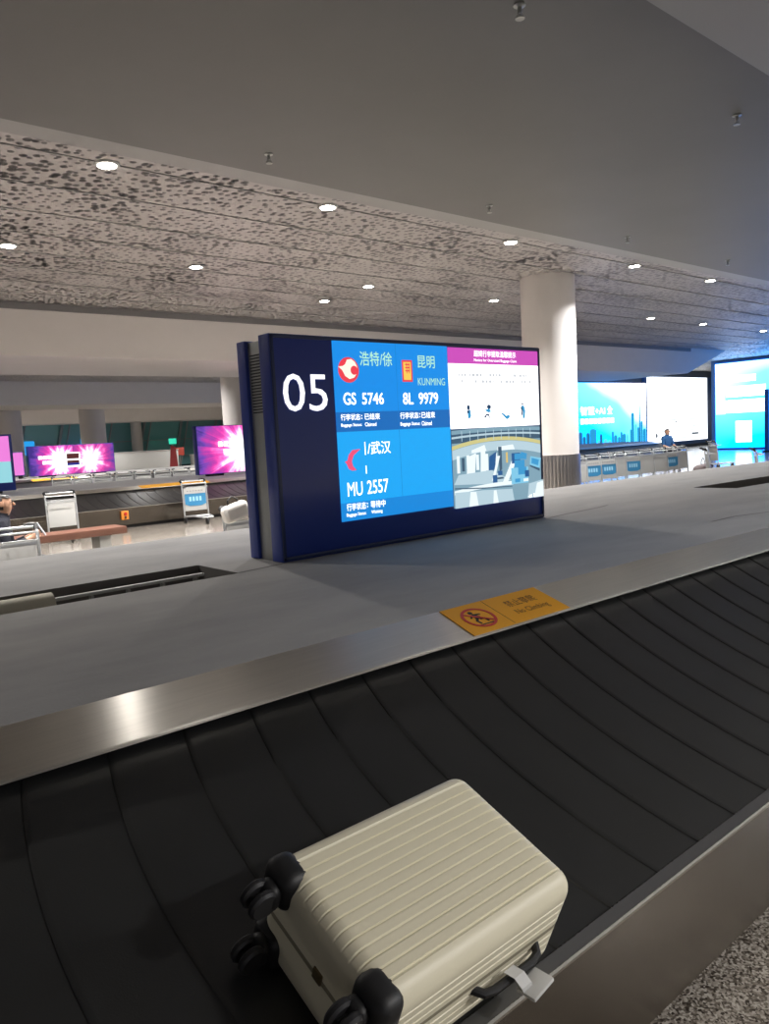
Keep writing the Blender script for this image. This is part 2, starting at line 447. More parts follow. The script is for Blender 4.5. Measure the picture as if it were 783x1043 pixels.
bb.slab([(CU + c * math.cos(2.45) + s_ * math.sin(2.45) * .0055, CV + c * math.sin(2.45) - s_ * math.cos(2.45) * .0055) for c, s_ in ((-.07, -1), (.07, -1), (.07, 1), (-.07, 1))], Fl, .0039, .0047)
bb.build('prohibition_ring', M_RED, st_, 0)
bb = MB(); Q = lambda pts: [(CU + (x - .135) * 1.12, CV + (y - .088) * 1.12) for x, y in pts]
for poly in (oval(.125, .128, .010, .010, 14), [(.112, .112), (.132, .118), (.146, .092), (.132, .078), (.118, .088)], [(.132, .116), (.158, .112), (.160, .105), (.136, .106)],
             [(.112, .110), (.098, .094), (.104, .090), (.118, .102)], [(.118, .088), (.104, .068), (.110, .046), (.119, .048), (.115, .066), (.130, .082)],
             [(.134, .082), (.158, .080), (.160, .052), (.151, .052), (.149, .072), (.130, .072)], [(.100, .036), (.170, .036), (.170, .042), (.100, .042)]):
    bb.slab(Q(poly), Fl, .0031, .0037)
bb.build('climber_pictogram', M_BLK, st_, 0)
bb = MB(); bb.slab(rect(.232, .2345, .0, .218), Fl, .0031, .0035); bb.build('divider_line', M_BROWN, st_, 0)
lettering('lettering', [('禁止攀爬', .0, .315, .495, .116, .170), ('No Climbing', .005, .310, .510, .042, .090)], Fl, .0036, M_BROWN, st_)

# ------------------------------------------------------------------ the 05 display
M_SBLUE = glow('screen_blue', (14, 146, 240), .95); M_SBLUE2 = glow('screen_light_blue', (20, 170, 250), .98)
M_SDARK = glow('screen_dark_blue', (18, 112, 196), .9); M_SDARK2 = glow('screen_mid_blue', (16, 140, 226), .95)
M_SWHITE = glow('screen_white', (255, 255, 255), 1.9); M_SPINK = glow('screen_magenta', (206, 78, 188), 1.0)
M_SGREEN = glow('screen_pale_green', (190, 246, 206), 1.0); M_SYEL = glow('screen_yellow', (250, 206, 90), 1.0)
M_SRED = glow('screen_red', (238, 62, 78), 1.0); M_SGREY = glow('screen_faint_grey', (206, 210, 216), 1.0)
M_SLINE = glow('screen_line_blue', (20, 128, 214), .9); M_NUM = glow('lit_white_number', (255, 255, 255), 1.3)
SX, SY, SZ = 3.595, 3.82, .853
sg = thing('flight_display', 'large navy baggage belt display numbered 05 with lit flight screens', 'display', (SX, SY, SZ))
def L(x, y, z): return (x - SX, y - SY, z - SZ)
FR = lambda y: (Vector((-SX, y - SY, -SZ)), Vector((1, 0, 0)), Vector((0, 0, 1)), Vector((0, -1, 0)))
MB().box(L(3.595, 3.735, 1.501), (2.41, .11, 1.294), bev=.006).build('front_casing', M_NAVY, sg)
fr = MB()
for x in (2.405, 4.785): fr.box(L(x, 3.677, 1.501), (.02, .012, 1.28), bev=.003)
for z in (.872, 2.133): fr.box(L(3.595, 3.677, z), (2.40, .012, .02), bev=.003)
fr.build('front_frame', mat('navy_frame', (40, 54, 92), .3), sg)
body = MB().box(L(3.595, 3.865, 1.488), (2.37, .15, 1.27), bev=.004).build('body', M_BODY, sg)
vb = MB()
for k in range(20): vb.box(L(2.409, 3.865, 2.045 - k * .0172), (.004, .105, .0075))
vb.build('vent_slots', M_BLACK, body, 0)
MB().box(L(3.595, 3.985, 1.495), (2.41, .09, 1.28), bev=.006).build('back_casing', M_NAVY, sg)
lettering('number', [('05', .0, 2.461, 2.773, 1.711, 1.925)], FR(3.68), .004, M_NUM, sg)
yS = 3.68
def pic(name, shapes, parent, y=yS, base=.003):
    """shapes: (material, polygon) drawn back to front on one flat screen"""
    b = MB(); ms = []
    for i, (m_, poly) in enumerate(shapes):
        if m_ not in ms: ms.append(m_)
        O, U, V, N = FR(y); off = base + i * .00025
        f = b.bm.faces.new([b.bm.verts.new(O + U * p[0] + V * p[1] + N * off) for p in poly]); f.material_index = ms.index(m_)
    bmesh.ops.recalc_face_normals(b.bm, faces=b.bm.faces)
    for f in b.bm.faces:
        if f.normal.y > 0: f.normal_flip()
    return b.build(name, ms, parent, 0, recalc=False)
flight = pic('flight_screen', [(M_SBLUE, rect(2.826, 3.80, 1.583, 2.127)), (M_SBLUE2, rect(2.826, 3.80, 1.04, 1.583)),
    (M_SDARK, rect(2.826, 3.80, 1.583, 1.70)), (M_SDARK2, rect(2.826, 3.80, 1.04, 1.152)),
    (M_SLINE, rect(3.329, 3.332, 1.152, 2.127)), (M_SLINE, rect(2.826, 3.80, 1.581, 1.584))], sg)
TB = .006
lettering('flight_number', [('GS', .014, 2.889, 2.987, 1.743, 1.817), ('5746', .014, 3.035, 3.211, 1.743, 1.816), ('8L', .014, 3.375, 3.465, 1.739, 1.815),
    ('9979', .014, 3.515, 3.692, 1.739, 1.815), ('MU', .0, 2.883, 3.000, 1.189, 1.274), ('2557', .006, 3.038, 3.212, 1.191, 1.276)], FR(yS), TB, M_SWHITE, flight)
lettering('city_name', [('浩特/徐', .006, 3.031, 3.296, 1.979, 2.068), ('昆明', .006, 3.518, 3.675, 1.973, 2.054), ('KUNMING', .0, 3.514, 3.764, 1.862, 1.910)], FR(yS), TB, M_SGREEN, flight)
lettering('city_name', [('/武汉', .006, 3.056, 3.248, 1.435, 1.515)], FR(yS), TB, M_SWHITE, flight)
for z_ in ((1.435, 1.515), (1.319, 1.369)): pic('screen_bar', [(M_SWHITE, rect(3.034, 3.041, *z_))], flight, base=TB)
stt = []
for (x0, x1, z0, z1, xa, xb_, zh, zt) in ((2.861, 3.012, 1.650, 1.689, 3.047, 3.172, 1.612, 1.632), (3.342, 3.505, 1.648, 1.689, 3.531, 3.657, 1.602, 1.627)):
    stt += [('行李状态', .007, x0, x1, z0, z1), (':', .02, x1 + .008, x1 + .016, z0 + .006, z1 - .008), ('已结束', .007, xa, xb_, z0, z1),
            ('Baggage Status:', .006, x0, x1 + .01, zh - .004, zt), ('Claimed', .006, xa, xa + .092, zh - .002, zt + .002)]
stt += [('行李状态', .007, 2.868, 3.02, 1.102, 1.147), (':', .02, 3.028, 3.036, 1.11, 1.138), ('等待中', .007, 3.058, 3.180, 1.101, 1.147),
        ('Baggage Status:', .006, 2.865, 3.019, 1.062, 1.088), ('Waiting', .006, 3.061, 3.152, 1.060, 1.088)]
lettering('status_lettering', stt, FR(yS), TB, M_SWHITE, flight)
# airline marks
cx_, cz_ = 2.941, 1.952
rx, rz_ = .080, .076
wing = [(-.98, .25), (-.55, .30), (-.30, .45), (-.12, .80), (.30, .86), (.66, .62), (.86, .20), (.80, -.25), (.5, -.6), (.05, -.72), (-.35, -.48), (-.62, -.02)]
pic('airline_mark', [(M_SRED, oval(cx_, cz_, rx, rz_, 40)), (glow('screen_cream', (255, 250, 226), 1.1), [(cx_ + rx * a, cz_ + rz_ * b_) for a, b_ in wing]),
    (M_SRED, oval(cx_ + rx * .54, cz_ - rz_ * .02, rx * .36, rz_ * .36, 24))], flight, base=TB)
x0, x1, z0, z1 = 3.378, 3.468, 1.884, 2.022
sh = [(M_SRED, rect(x0, x1, z0, z1)), (M_SYEL, rect(x0 + .012, x1 - .012, z0 + .012, z1 - .012))]
for k in range(3):
    sh.append((M_SRED, rect(x0 + .028, x1 - .022, z1 - .032 - k * .020, z1 - .024 - k * .020)))
for k in range(2): sh.append((M_SRED, rect(x0 + .038 + k * .02, x0 + .044 + k * .02, z1 - .085, z1 - .018)))
pic('airline_mark', sh, flight, base=TB)
cv = [(3.001, 1.474), (2.935, 1.470), (2.905, 1.442), (2.893, 1.408), (2.872, 1.402), (2.886, 1.388), (2.900, 1.358), (2.925, 1.345), (2.962, 1.346), (2.935, 1.372), (2.927, 1.402), (2.945, 1.438)]
pic('airline_mark', [(glow('screen_rose', (240, 84, 126), 1.0), cv)], flight, base=TB)
# notice screen
notice = pic('notice_screen', [(M_SWHITE, rect(3.802, 4.783, 1.567, 2.011)), (M_SPINK, rect(3.802, 4.783, 2.011, 2.118))], sg)
lettering('notice_heading', [('超规行李提取温馨提示', .006, 4.063, 4.516, 2.062, 2.105), ('Notice for Oversized Baggage Claim', .004, 4.062, 4.522, 2.024, 2.048)], FR(yS), TB, M_SWHITE, notice)
fs_ = []
rnd = random.Random(3)
for row, (a, b_) in enumerate(((3.90, 4.62), (3.92, 4.66))):
    x = a
    while x < b_:
        wd = rnd.uniform(.008, .03)
        if rnd.random() < .62: fs_.append((M_SGREY, rect(x, x + wd, 1.925 - row * .045, 1.945 - row * .045)))
        x += wd + .012
pic('notice_text_lines', fs_, notice, base=TB)
MI1, MI2 = glow('icon_dark_blue', (30, 70, 110), .8), glow('icon_blue', (56, 160, 214), .9)
ic = [(MI1, oval(3.985, 1.71, .016, .018, 14)), (MI2, [(3.972, 1.69), (4.004, 1.695), (4.010, 1.655), (3.998, 1.634), (3.978, 1.636)]), (MI1, rect(3.968, 3.990, 1.672, 1.690)),
      (MI1, oval(4.200, 1.712, .022, .016, 14)), (MI2, [(4.150, 1.69), (4.205, 1.70), (4.222, 1.676), (4.19, 1.672)]), (MI1, [(4.142, 1.642), (4.172, 1.664), (4.20, 1.66), (4.205, 1.632), (4.196, 1.632), (4.188, 1.652), (4.170, 1.650), (4.162, 1.634)]),
      (MI2, [(4.329, 1.664), (4.345, 1.668), (4.385, 1.645), (4.422, 1.652), (4.424, 1.630), (4.39, 1.618)]), (MI1, [(4.424, 1.652), (4.434, 1.674), (4.426, 1.676), (4.416, 1.655)]),
      (MI1, oval(4.575, 1.728, .010, .010, 12)), (MI2, [(4.56, 1.716), (4.59, 1.716), (4.606, 1.68), (4.598, 1.622), (4.572, 1.622), (4.58, 1.67)]), (MI1, [(4.55, 1.70), (4.566, 1.712), (4.578, 1.67), (4.57, 1.64), (4.556, 1.65), (4.562, 1.68)])]
for grp in (ic[0:3], ic[3:6], ic[6:8], ic[8:11]): pic('notice_icon', grp, notice, base=TB)
# camera picture of the sorting hall
G = lambda n_, c, s=.95: glow('picture_' + n_, c, s)
g1, g2, g3, g4, g5 = G('dark', (62, 92, 116)), G('mid', (132, 168, 186)), G('pale', (190, 216, 228)), G('white', (236, 248, 252), 1.05), G('yellow', (214, 206, 140))
g6, g7, g8 = G('blue', (60, 158, 214)), G('deep_blue', (34, 92, 150)), G('light_blue', (132, 206, 238))
X0, X1, Z0, Z1 = 3.806, 4.783, 1.022, 1.565
q = lambda pts: [(X0 + (X1 - X0) * a, Z0 + (Z1 - Z0) * b_) for a, b_ in pts]
arc = lambda y0, c, th, xa=0, xb=1: q([(xa + (xb - xa) * i / 10, y0 - c * (2 * (xa + (xb - xa) * i / 10) - 1) ** 2) for i in range(11)] + [(xa + (xb - xa) * i / 10, y0 - th - c * (2 * (xa + (xb - xa) * i / 10) - 1) ** 2) for i in range(10, -1, -1)])
cc = [(g2, q(rect(0, 1, 0, 1))), (g1, q(rect(0, 1, .82, 1))), (g2, arc(1.0, .02, .05)), (g3, arc(.93, .03, .025)), (g5, arc(.875, .09, .05)), (g3, arc(.82, .09, .12)), (g4, q([(.2, .72), (.34, .78), (.36, .70), (.2, .68)])), (g4, q([(.48, .74), (.66, .76), (.68, .69), (.48, .69)]))]
for k in range(10): cc.append((g3, q(rect(.1 + k * .085, .106 + k * .085, .84, .97))))
for k in range(9):
    a = .04 + k * .05; cc.append((g1 if k % 2 else g4, q(rect(a, a + .03, .44 + .02 * (k % 3), .66 - .03 * (k % 2)))))
cc += [(g4, q([(.13, .35), (.22, .38), (.24, .68), (.15, .64)])), (g4, q([(.28, .38), (.34, .38), (.34, .70), (.29, .70)])), (g3, q([(.0, .30), (.40, .26), (.62, .28), (.40, .44), (.05, .42)])),
       (g7, q([(.37, .44), (.44, .44), (.46, .68), (.38, .62)])), (g1, q([(.49, .40), (.52, .44), (.52, .74), (.48, .74)])), (g4, q([(.40, .30), (.43, .30), (.50, .62), (.47, .62)])), (g7, q(rect(.47, .52, .36, .42))),
       (g4, q([(.52, .26), (.58, .26), (.68, .52), (.63, .54)])), (g7, q(rect(.41, .46, .27, .37))), (g1, q(rect(.46, .53, .31, .335))), (g4, arc(.27, .05, .05, 0, .64)), (G('amber', (236, 200, 110)), q(rect(.565, .585, .52, .66)))]
for a, b_, w_, h_, mm in ((.63, .5, .1, .14, g7), (.66, .42, .12, .12, g6), (.62, .22, .2, .22, g8), (.70, .34, .1, .1, g6), (.78, .3, .05, .09, g7), (.66, .24, .06, .05, g6), (.76, .24, .06, .04, g4), (.66, .55, .1, .08, g6)):
    cc.append((mm, q(rect(a, a + w_, b_, b_ + h_))))
cc += [(g6, q([(.73, .56), (.80, .54), (.81, .62), (.74, .65)])), (g8, q([(.84, .46), (.96, .40), (.98, .54), (.85, .58)])), (g6, q([(.86, .48), (.94, .44), (.955, .52), (.865, .555)])), (g1, q([(.84, .44), (.96, .36), (.96, .40), (.84, .46)])),
       (g3, q([(.0, .2), (.3, .19), (.62, .16), (1.0, .24), (1.0, 0), (0, 0)])), (g4, q([(.14, .0), (.24, .0), (.22, .18), (.16, .19)])), (g4, q([(.40, 0), (.46, 0), (.44, .17), (.41, .17)])), (g4, q([(.88, .0), (1, .0), (1, .22), (.92, .2)])), (g2, q([(.64, .0), (.8, .0), (.82, .2), (.62, .17)])), (g1, q([(0, .245), (.3, .21), (.62, .19), (.62, .2), (.3, .225), (0, .26)]))]
camera_ = pic('camera_screen', cc, sg)
lettering('timestamp', [('2025-05-15', .02, 4.47, 4.64, 1.026, 1.048), ('23:37:36', .02, 4.655, 4.772, 1.030, 1.054)], FR(yS), .016, M_SWHITE, camera_)

# ------------------------------------------------------------------ suitcase
SL = math.atan(.404)
sc = thing('suitcase', 'cream ribbed hard-shell suitcase lying on the black belt', 'suitcase', (.997, 1.16, .466))
sc.rotation_euler = (SL, 0, 0)
M_CREAM = mat('cream_polycarbonate', (232, 225, 199), .42, bump=.05, bscale=500)
LX, WY, TZ, RC = .53, .362, .24, .042
def shell(name, zlo, zhi):
    """half shell between two heights: ribbed rounded-box loft along x"""
    hy, hz = WY / 2, TZ / 2
    base = []                                   # (y, z, ny, nz, arclength tag, ridge?)
    def add(y, z, ny, nz, g): base.append((y, z, ny, nz, g))
    N = 330
    for i in range(N + 1):                       # top (or bottom) face
        y = (hy - RC) * (1 - 2 * i / N); add(y, hz, 0, 1, 1)
    for i in range(1, 12): t = PI / 2 * i / 12; add(-(hy - RC) - RC * math.sin(t), hz - RC + RC * math.cos(t), -math.sin(t), math.cos(t), 0)
    for i in range(0, 90): add(-hy, (hz - RC) - (hz - RC - .006) * i / 89, -1, 0, 1)
    right = []
    for i in range(0, 90): right.append((hy, .006 + (hz - RC - .006) * i / 89, 1, 0, 1))
    for i in range(1, 12): t = PI / 2 * i / 12; right.append(((hy - RC) + RC * math.cos(t), hz - RC + RC * math.sin(t), math.cos(t), math.sin(t), 0))
    prof = right + base
    xs_ = []
    for i in range(13): t = PI / 2 * i / 12; xs_.append((-LX / 2 + RC * (1 - math.sin(t)) , RC * (1 - math.cos(PI / 2 - t)) if False else RC - RC * math.cos(PI / 2 - t)))
    # x position and inset of each section
    secs = []
    for i in range(10):
        t = PI / 2 * i / 9; secs.append((-LX / 2 + RC * (1 - math.cos(t)), RC * (1 - math.sin(t)), i / 9))
    for i in range(1, 8): secs.append((-LX / 2 + RC + (LX - 2 * RC) * i / 8, 0, 1))
    for i in range(10):
        t = PI / 2 * (9 - i) / 9; secs.append((LX / 2 - RC * (1 - math.cos(t)), RC * (1 - math.sin(t)), (9 - i) / 9))
    pitch = .0232
    def groove(y, z, ny, nz, g):
        u = y if abs(nz) > .7 else z
        ph = ((u + pitch * 40.5) % pitch) - pitch / 2
        if not g: return 0
        d = max(0.0, 1 - abs(ph) / .0026); return -.0042 * min(1, d * 1.8)
    b = MB(); rows = []
    for x, ins, amp in secs:
        row = []
        for (y, z, ny, nz, g) in prof:
            a = groove(y, z, ny, nz, g) * min(1, max(0, (amp - .35) / .5))
            cy = max(-hy + RC, min(hy - RC, y)) ; czz = min(hz - RC, z)
            yy = y - ny * ins + ny * a; zz = z - nz * ins + nz * a
            row.append(b.bm.verts.new((x, yy, zz if zhi > 0 else -zz)))
        rows.append(row)
    for A, B in zip(rows, rows[1:]):
        for k in range(len(prof) - 1): b.bm.faces.new((A[k], A[k + 1], B[k + 1], B[k]))
    for row in (rows[0], rows[-1]): b.bm.faces.new(row)
    o = b.build(name, M_CREAM, sc, 40); o.location = (0, 0, TZ / 2); return o
upper = shell('front_shell', 0, 1); lower = shell('back_shell', -1, -1)
# zip band between the halves
zb_ = MB(); r_ = RC - .0008; pts = []
for (cx0, cy0, a0) in ((LX / 2 - RC, WY / 2 - RC, 0), (-LX / 2 + RC, WY / 2 - RC, PI / 2), (-LX / 2 + RC, -WY / 2 + RC, PI), (LX / 2 - RC, -WY / 2 + RC, 1.5 * PI)):
    for i in range(9): a = a0 + PI / 2 * i / 8; pts.append((cx0 + r_ * math.cos(a), cy0 + r_ * math.sin(a)))
zb_.slab(pts, (Vector((0, 0, TZ / 2)), Vector((1, 0, 0)), Vector((0, 1, 0)), Vector((0, 0, 1))), -.008, .008)
zb_.build('zip_band', mat('tan_zip_tape', (150, 143, 120), .7), sc, 30)
# wheels: housing on the corner, fork and twin wheel pointing out of the end
for sy in (1, -1):
    for sz in (1, -1):
        hb = MB()
        zc = TZ / 2 + sz * (TZ / 2 - .045); yc_ = sy * (WY / 2 - .046)
        hb.box((-LX / 2 + .016, yc_ + sy * .006, zc + sz * .006), (.066, .088, .086), bev=.026, seg=4)
        w_ = hb.build('wheel_housing', M_BLACK, sc)
        fk = MB(); fk.box((-LX / 2 - .024, yc_, zc), (.04, .05, .058), bev=.018, seg=3)
        fk.box((-LX / 2 - .040, yc_, zc), (.05, .008, .03), bev=.003)
        fk.build('fork', M_BLACK, w_)
        wl = MB()
        for s in (-1, 1):
            wl.lathe([(.006, -.009), (.026, -.009), (.031, -.004), (.031, .004), (.026, .009), (.006, .009)], (-LX / 2 - .046, yc_ + s * .0145, zc), 28, Matrix.Rotation(PI / 2, 3, 'X'))
        wl.build('wheel', mat('dark_grey_wheel', (40, 40, 42), .4), w_)
MB().box((-LX / 2 - .001, -.012, TZ * .52), (.006, .026, .026), bev=.002).build('badge', mat('bronze_badge', (126, 112, 84), .35, .6), sc)
# handles: carry handle on the low side, folded pull handle on the right end
hd = MB(); hd.tube([(-.015, -WY / 2 + .004, TZ * .42), (.0, -WY / 2 - .016, TZ * .42), (.025, -WY / 2 - .022, TZ * .42), (.135, -WY / 2 - .022, TZ * .42), (.16, -WY / 2 - .016, TZ * .42), (.175, -WY / 2 + .004, TZ * .42)], .009, 10)
hd.build('carry_handle', M_BLACK, sc)
ph_ = MB(); ph_.box((LX / 2 + .004, 0, .05), (.02, .19, .034), bev=.008); ph_.build('pull_handle', mat('grey_handle_plastic', (96, 94, 90), .4), sc)
# paper baggage tag looped on the carry handle
tg_ = MB()
loop = [(.068, -WY / 2 - .012, TZ * .49), (.075, -WY / 2 - .034, TZ * .50), (.083, -WY / 2 - .052, TZ * .44), (.095, -WY / 2 - .058, TZ * .34)]
prev = None
for p in loop:
    v1 = tg_.bm.verts.new((p[0] - .014, p[1], p[2])); v2 = tg_.bm.verts.new((p[0] + .014, p[1], p[2] + .002))
    if prev: tg_.bm.faces.new((prev[0], prev[1], v2, v1))
    prev = (v1, v2)
bt = tg_.build('baggage_tag', mat('white_tag_paper', (206, 206, 204), .55), sc)
MB().box((.108, -WY / 2 - .056, TZ * .40), (.066, .046, .009), rot=(-.35, -.12, .1), bev=.003).build('tag_label', mat('white_tag_paper', (206, 206, 204), .55), bt)

# ------------------------------------------------------------------ ceiling lamps and sprinklers
def downlight_proto():
    t = thing('ceiling_light', 'x', 'ceiling light')
    MB().lathe([(.085, .0), (.12, -.004), (.125, -.012), (.118, -.022), (.088, -.022)], (0, 0, .01), 28).build('trim_ring', M_CPANEL, t)
    MB().lathe([(.001, -.014), (.087, -.016), (.087, -.006), (.001, -.006)], (0, 0, .0), 28).build('lens', M_LEN, t, 0)
    return t
PD = downlight_proto(); first = True
ordn = ['first', 'second', 'third', 'fourth', 'fifth', 'sixth', 'seventh']
rows_ = [('row nearest the viewer of the perforated ceiling', 7.52, (3.17, 5.84, 9.22, 12.6, 15.4)), ('second row of the perforated ceiling', 11.05, (3.22, 5.94, 9.42, 12.92, 19.27, 22.15, 26.2))]
for rn, y, xs_ in rows_:
    for i, x in enumerate(xs_):
        o = PD if first else copy_tree(PD); first = False
        o.location = (x, y, ZP - .006)
        o['label'] = f'round white ceiling downlight, {rn}, {ordn[i]} from the left'
        o['group'] = 'downlights in the perforated ceiling'
        a_ = area('downlight_lamp', (0, 0, -.03), .15, LAMP_W * (1.0 if x < 12 else .5), (1, .965, .93) if x < 12 else (.84, .91, 1)); a_.parent = o
o = copy_tree(PD); o.location = (9.57, 12.61, ZP - .006); o['group'] = 'downlights in the perforated ceiling'
o['label'] = 'round white downlight farthest back in the perforated ceiling, straight above the 05 display'
for ch in list(o.children):
    if ch.type == 'LIGHT': ch.data = ch.data
t = thing('sprinkler', 'x', 'sprinkler')
MB().lathe([(.03, 0), (.034, -.006), (.012, -.012), (.012, -.04), (.004, -.045)], (0, 0, 0), 16).build('escutcheon', M_BODY, t)
MB().lathe([(.002, -.07), (.026, -.072), (.026, -.066), (.002, -.064)], (0, 0, 0), 12).build('deflector', M_BODY, t)
bb = MB()
for s in (-1, 1): bb.tube([(s * .010, 0, -.038), (s * .018, 0, -.055), (s * .006, 0, -.068)], .003, 6)
bb.build('yoke', M_BODY, t)
for i, (x, y, lb) in enumerate(((3.55, 5.29, 'small sprinkler on the grey soffit edge, first from the left'), (6.17, 5.29, 'small sprinkler on the grey soffit edge, second from the left'),
        (8.68, 5.27, 'small sprinkler on the grey soffit edge, third from the left'), (11.32, 5.27, 'small sprinkler on the grey soffit edge, farthest right'),
        (3.5, 2.74, 'sprinkler on the grey soffit at the very top of the picture'), (6.05, 2.74, 'sprinkler on the grey soffit near the right edge of the picture'))):
    o = t if i == 0 else copy_tree(t)
    o.location = (x, y, 3.8); o['label'] = lb; o['group'] = 'sprinklers on the soffit'

# ------------------------------------------------------------------ carousels behind, with their displays
c2 = carousel('second baggage carousel behind the 05 display, with people and carts before it', -8, 27.2, 17.51, zb=.675, zd=.75)
c3 = carousel('third baggage carousel far back under the wide pink display', -8, 24, 26.75, zb=.675, zd=.75, plates=False)

def burst_mat(name, cx, cy, aspect, s=1.4):
    M = bpy.data.materials.new(name); M.use_nodes = True; nt = M.node_tree; b = nt.nodes['Principled BSDF']
    b.inputs['Base Color'].default_value = (.005, .005, .006, 1); b.inputs['Roughness'].default_value = .3
    N = nt.nodes.new; K = nt.links.new
    tc = N('ShaderNodeTexCoord')
    sub = N('ShaderNodeVectorMath'); sub.operation = 'SUBTRACT'; sub.inputs[1].default_value = (cx, cy, 0); K(tc.outputs['UV'], sub.inputs[0])
    sca = N('ShaderNodeVectorMath'); sca.operation = 'MULTIPLY'; sca.inputs[1].default_value = (aspect, 1, 0); K(sub.outputs[0], sca.inputs[0])
    ln = N('ShaderNodeVectorMath'); ln.operation = 'LENGTH'; K(sca.outputs[0], ln.inputs[0])
    nrm = N('ShaderNodeVectorMath'); nrm.operation = 'NORMALIZE'; K(sca.outputs[0], nrm.inputs[0])
    nz = N('ShaderNodeTexNoise'); nz.inputs['Scale'].default_value = 3.5; nz.inputs['Detail'].default_value = 4; nz.inputs['Roughness'].default_value = .7; K(nrm.outputs[0], nz.inputs['Vector'])
    nb = N('ShaderNodeTexNoise'); nb.inputs['Scale'].default_value = 5; nb.inputs['Detail'].default_value = 4; K(sca.outputs[0], nb.inputs['Vector'])
    m1 = N('ShaderNodeMath'); m1.operation = 'MULTIPLY_ADD'; m1.inputs[1].default_value = 1.1; K(nz.outputs['Fac'], m1.inputs[0]); K(ln.outputs['Value'], m1.inputs[2])
    m2 = N('ShaderNodeMath'); m2.operation = 'MULTIPLY_ADD'; m2.inputs[1].default_value = .5; K(nb.outputs['Fac'], m2.inputs[0]); K(m1.outputs[0], m2.inputs[2])
    m3 = N('ShaderNodeMath'); m3.operation = 'SUBTRACT'; m3.inputs[1].default_value = .92; K(m2.outputs[0], m3.inputs[0])
    r = N('ShaderNodeValToRGB'); e = r.color_ramp.elements
    e[0].position = .16; e[0].color = (1, 1, 1, 1); e[1].position = 1; e[1].color = lin((52, 36, 110))
    for p, c in ((.27, (255, 206, 240)), (.38, (246, 110, 190)), (.52, (200, 54, 150)), (.68, (150, 48, 140)), (.84, (96, 56, 150))): e.new(p).color = lin(c)
    K(m3.outputs[0], r.inputs[0]); K(r.outputs[0], b.inputs['Emission Color']); b.inputs['Emission Strength'].default_value = s
    return M
def uv_quad(name, F, x0, x1, z0, z1, off, m, parent):
    O, U, V, N = F; b = MB(); uvl = b.bm.loops.layers.uv.new('UVMap')
    f = b.quad([O + U * x + V * z + N * off for x, z in ((x0, z0), (x1, z0), (x1, z1), (x0, z1))])
    for lp, c in zip(f.loops, ((0, 0), (1, 0), (1, 1), (0, 1))): lp[uvl].uv = c
    return b.build(name, m, parent, 0, recalc=False)
ZF = front_frame(0)
def display(label, x0, x1, y, z0, z1):
    cx = (x0 + x1) / 2; t = thing('led_display', label, 'display', (cx, y, .75)); w = x1 - x0; h = z1 - z0; zc = (z0 + z1) / 2 - .75
    MB().box((0, .1, zc), (w, .2, h), bev=.008).build('casing', M_NAVY, t)
    hb = max(.06, z0 - .75)
    for s in (-1, 1): MB().box((s * w * .3, .1, hb / 2), (w * .18, .16, hb), bev=.004).build('foot', M_BLACK, t)
    return t, (Vector((0, 0, zc)), Vector((1, 0, 0)), Vector((0, 0, 1)), Vector((0, -1, 0))), w, h
t, F, w, h = display('pink and purple starburst display just left of the 05 display', 9.02, 11.43, 17.4, .80, 2.01)
s = uv_quad('screen', F, -w / 2 + .015, w / 2 - .015, -h / 2 + .015, h / 2 - .015, .003, burst_mat('starburst', .56, .45, 1.7), t)
blk = MB(); rnd = random.Random(5)
for row in range(2):
    for k in range(5 - row):
        x = -.62 + k * .155 + row * .14; z = .13 - row * .2
        blk.slab(rect(x, x + .12, z - .06, z + .07), F, .004, .006)
blk.build('slogan_blocks', M_SWHITE, s, 0)
t, F, w, h = display('wide pink starburst display far back with a small inset picture', 7.75, 10.6, 26.6, .79, 1.78)
s = uv_quad('screen', F, -w / 2 + .015, .0, -h / 2 + .015, h / 2 - .015, .003, burst_mat('starburst_left', .72, .45, 1.6), t)
s2_ = uv_quad('screen', F, .0, w / 2 - .015, -h / 2 + .015, h / 2 - .015, .003, burst_mat('starburst_right', .42, .45, 1.6, 1.15), t)
b = MB(); b.slab(rect(-.25, .24, -.26, .24), F, .004, .006); s_in = b.build('inset_frame', M_SWHITE, t, 0)
b = MB(); b.slab(rect(-.21, .20, -.20, .20), F, .0065, .008); b.build('inset_picture', glow('inset_dark_red', (96, 40, 40), .8), s_in, 0)
b = MB(); b.slab(rect(-.21, .20, -.03, .02), F, .0085, .009); b.build('inset_stripe', M_SWHITE, s_in, 0)
b = MB(); b.slab(rect(-.21, .20, -.20, -.12), F, .0085, .009); b.build('inset_stripe', glow('inset_blue', (40, 50, 150), .9), s_in, 0)
blk = MB()
for row in range(2):
    for k in range(4):
        x = -1.12 + k * .15 + row * .12; z = .10 - row * .17
        blk.slab(rect(x, x + .13, z - .05, z + .06), F, .004, .006)
blk.build('slogan_blocks', M_SWHITE, s, 0)
t, F, w, h = display('navy display with pink and pale blue screen at the left edge', 2.36, 4.77, 17.4, .80, 1.98)
s = MB(); s.slab(rect(-w / 2 + .2, w / 2 - .06, .02, h / 2 - .04), F, .002, .004); s.build('pink_screen', glow('screen_pink', (240, 130, 222), 1.0), t, 0)
s = MB(); s.slab(rect(-w / 2 + .2, w / 2 - .06, -h / 2 + .17, .02), F, .002, .004); so = s.build('blue_screen', glow('screen_pale_cyan', (150, 214, 224), 1.0), t, 0)
s = MB(); rnd = random.Random(9)
for k in range(26):
    x = rnd.uniform(-1, w / 2 - .2); z = rnd.uniform(-h / 2 + .19, -.12); s.slab(rect(x, x + rnd.uniform(.05, .14), z, z + rnd.uniform(.02, .08)), F, .0045, .005)
s.build('picture_detail', glow('picture_teal', (40, 120, 150), .9), so, 0)
t, F, w, h = display('pink display partly hidden behind the display at the left edge', 7.05, 7.6, 26.6, .85, 1.62)
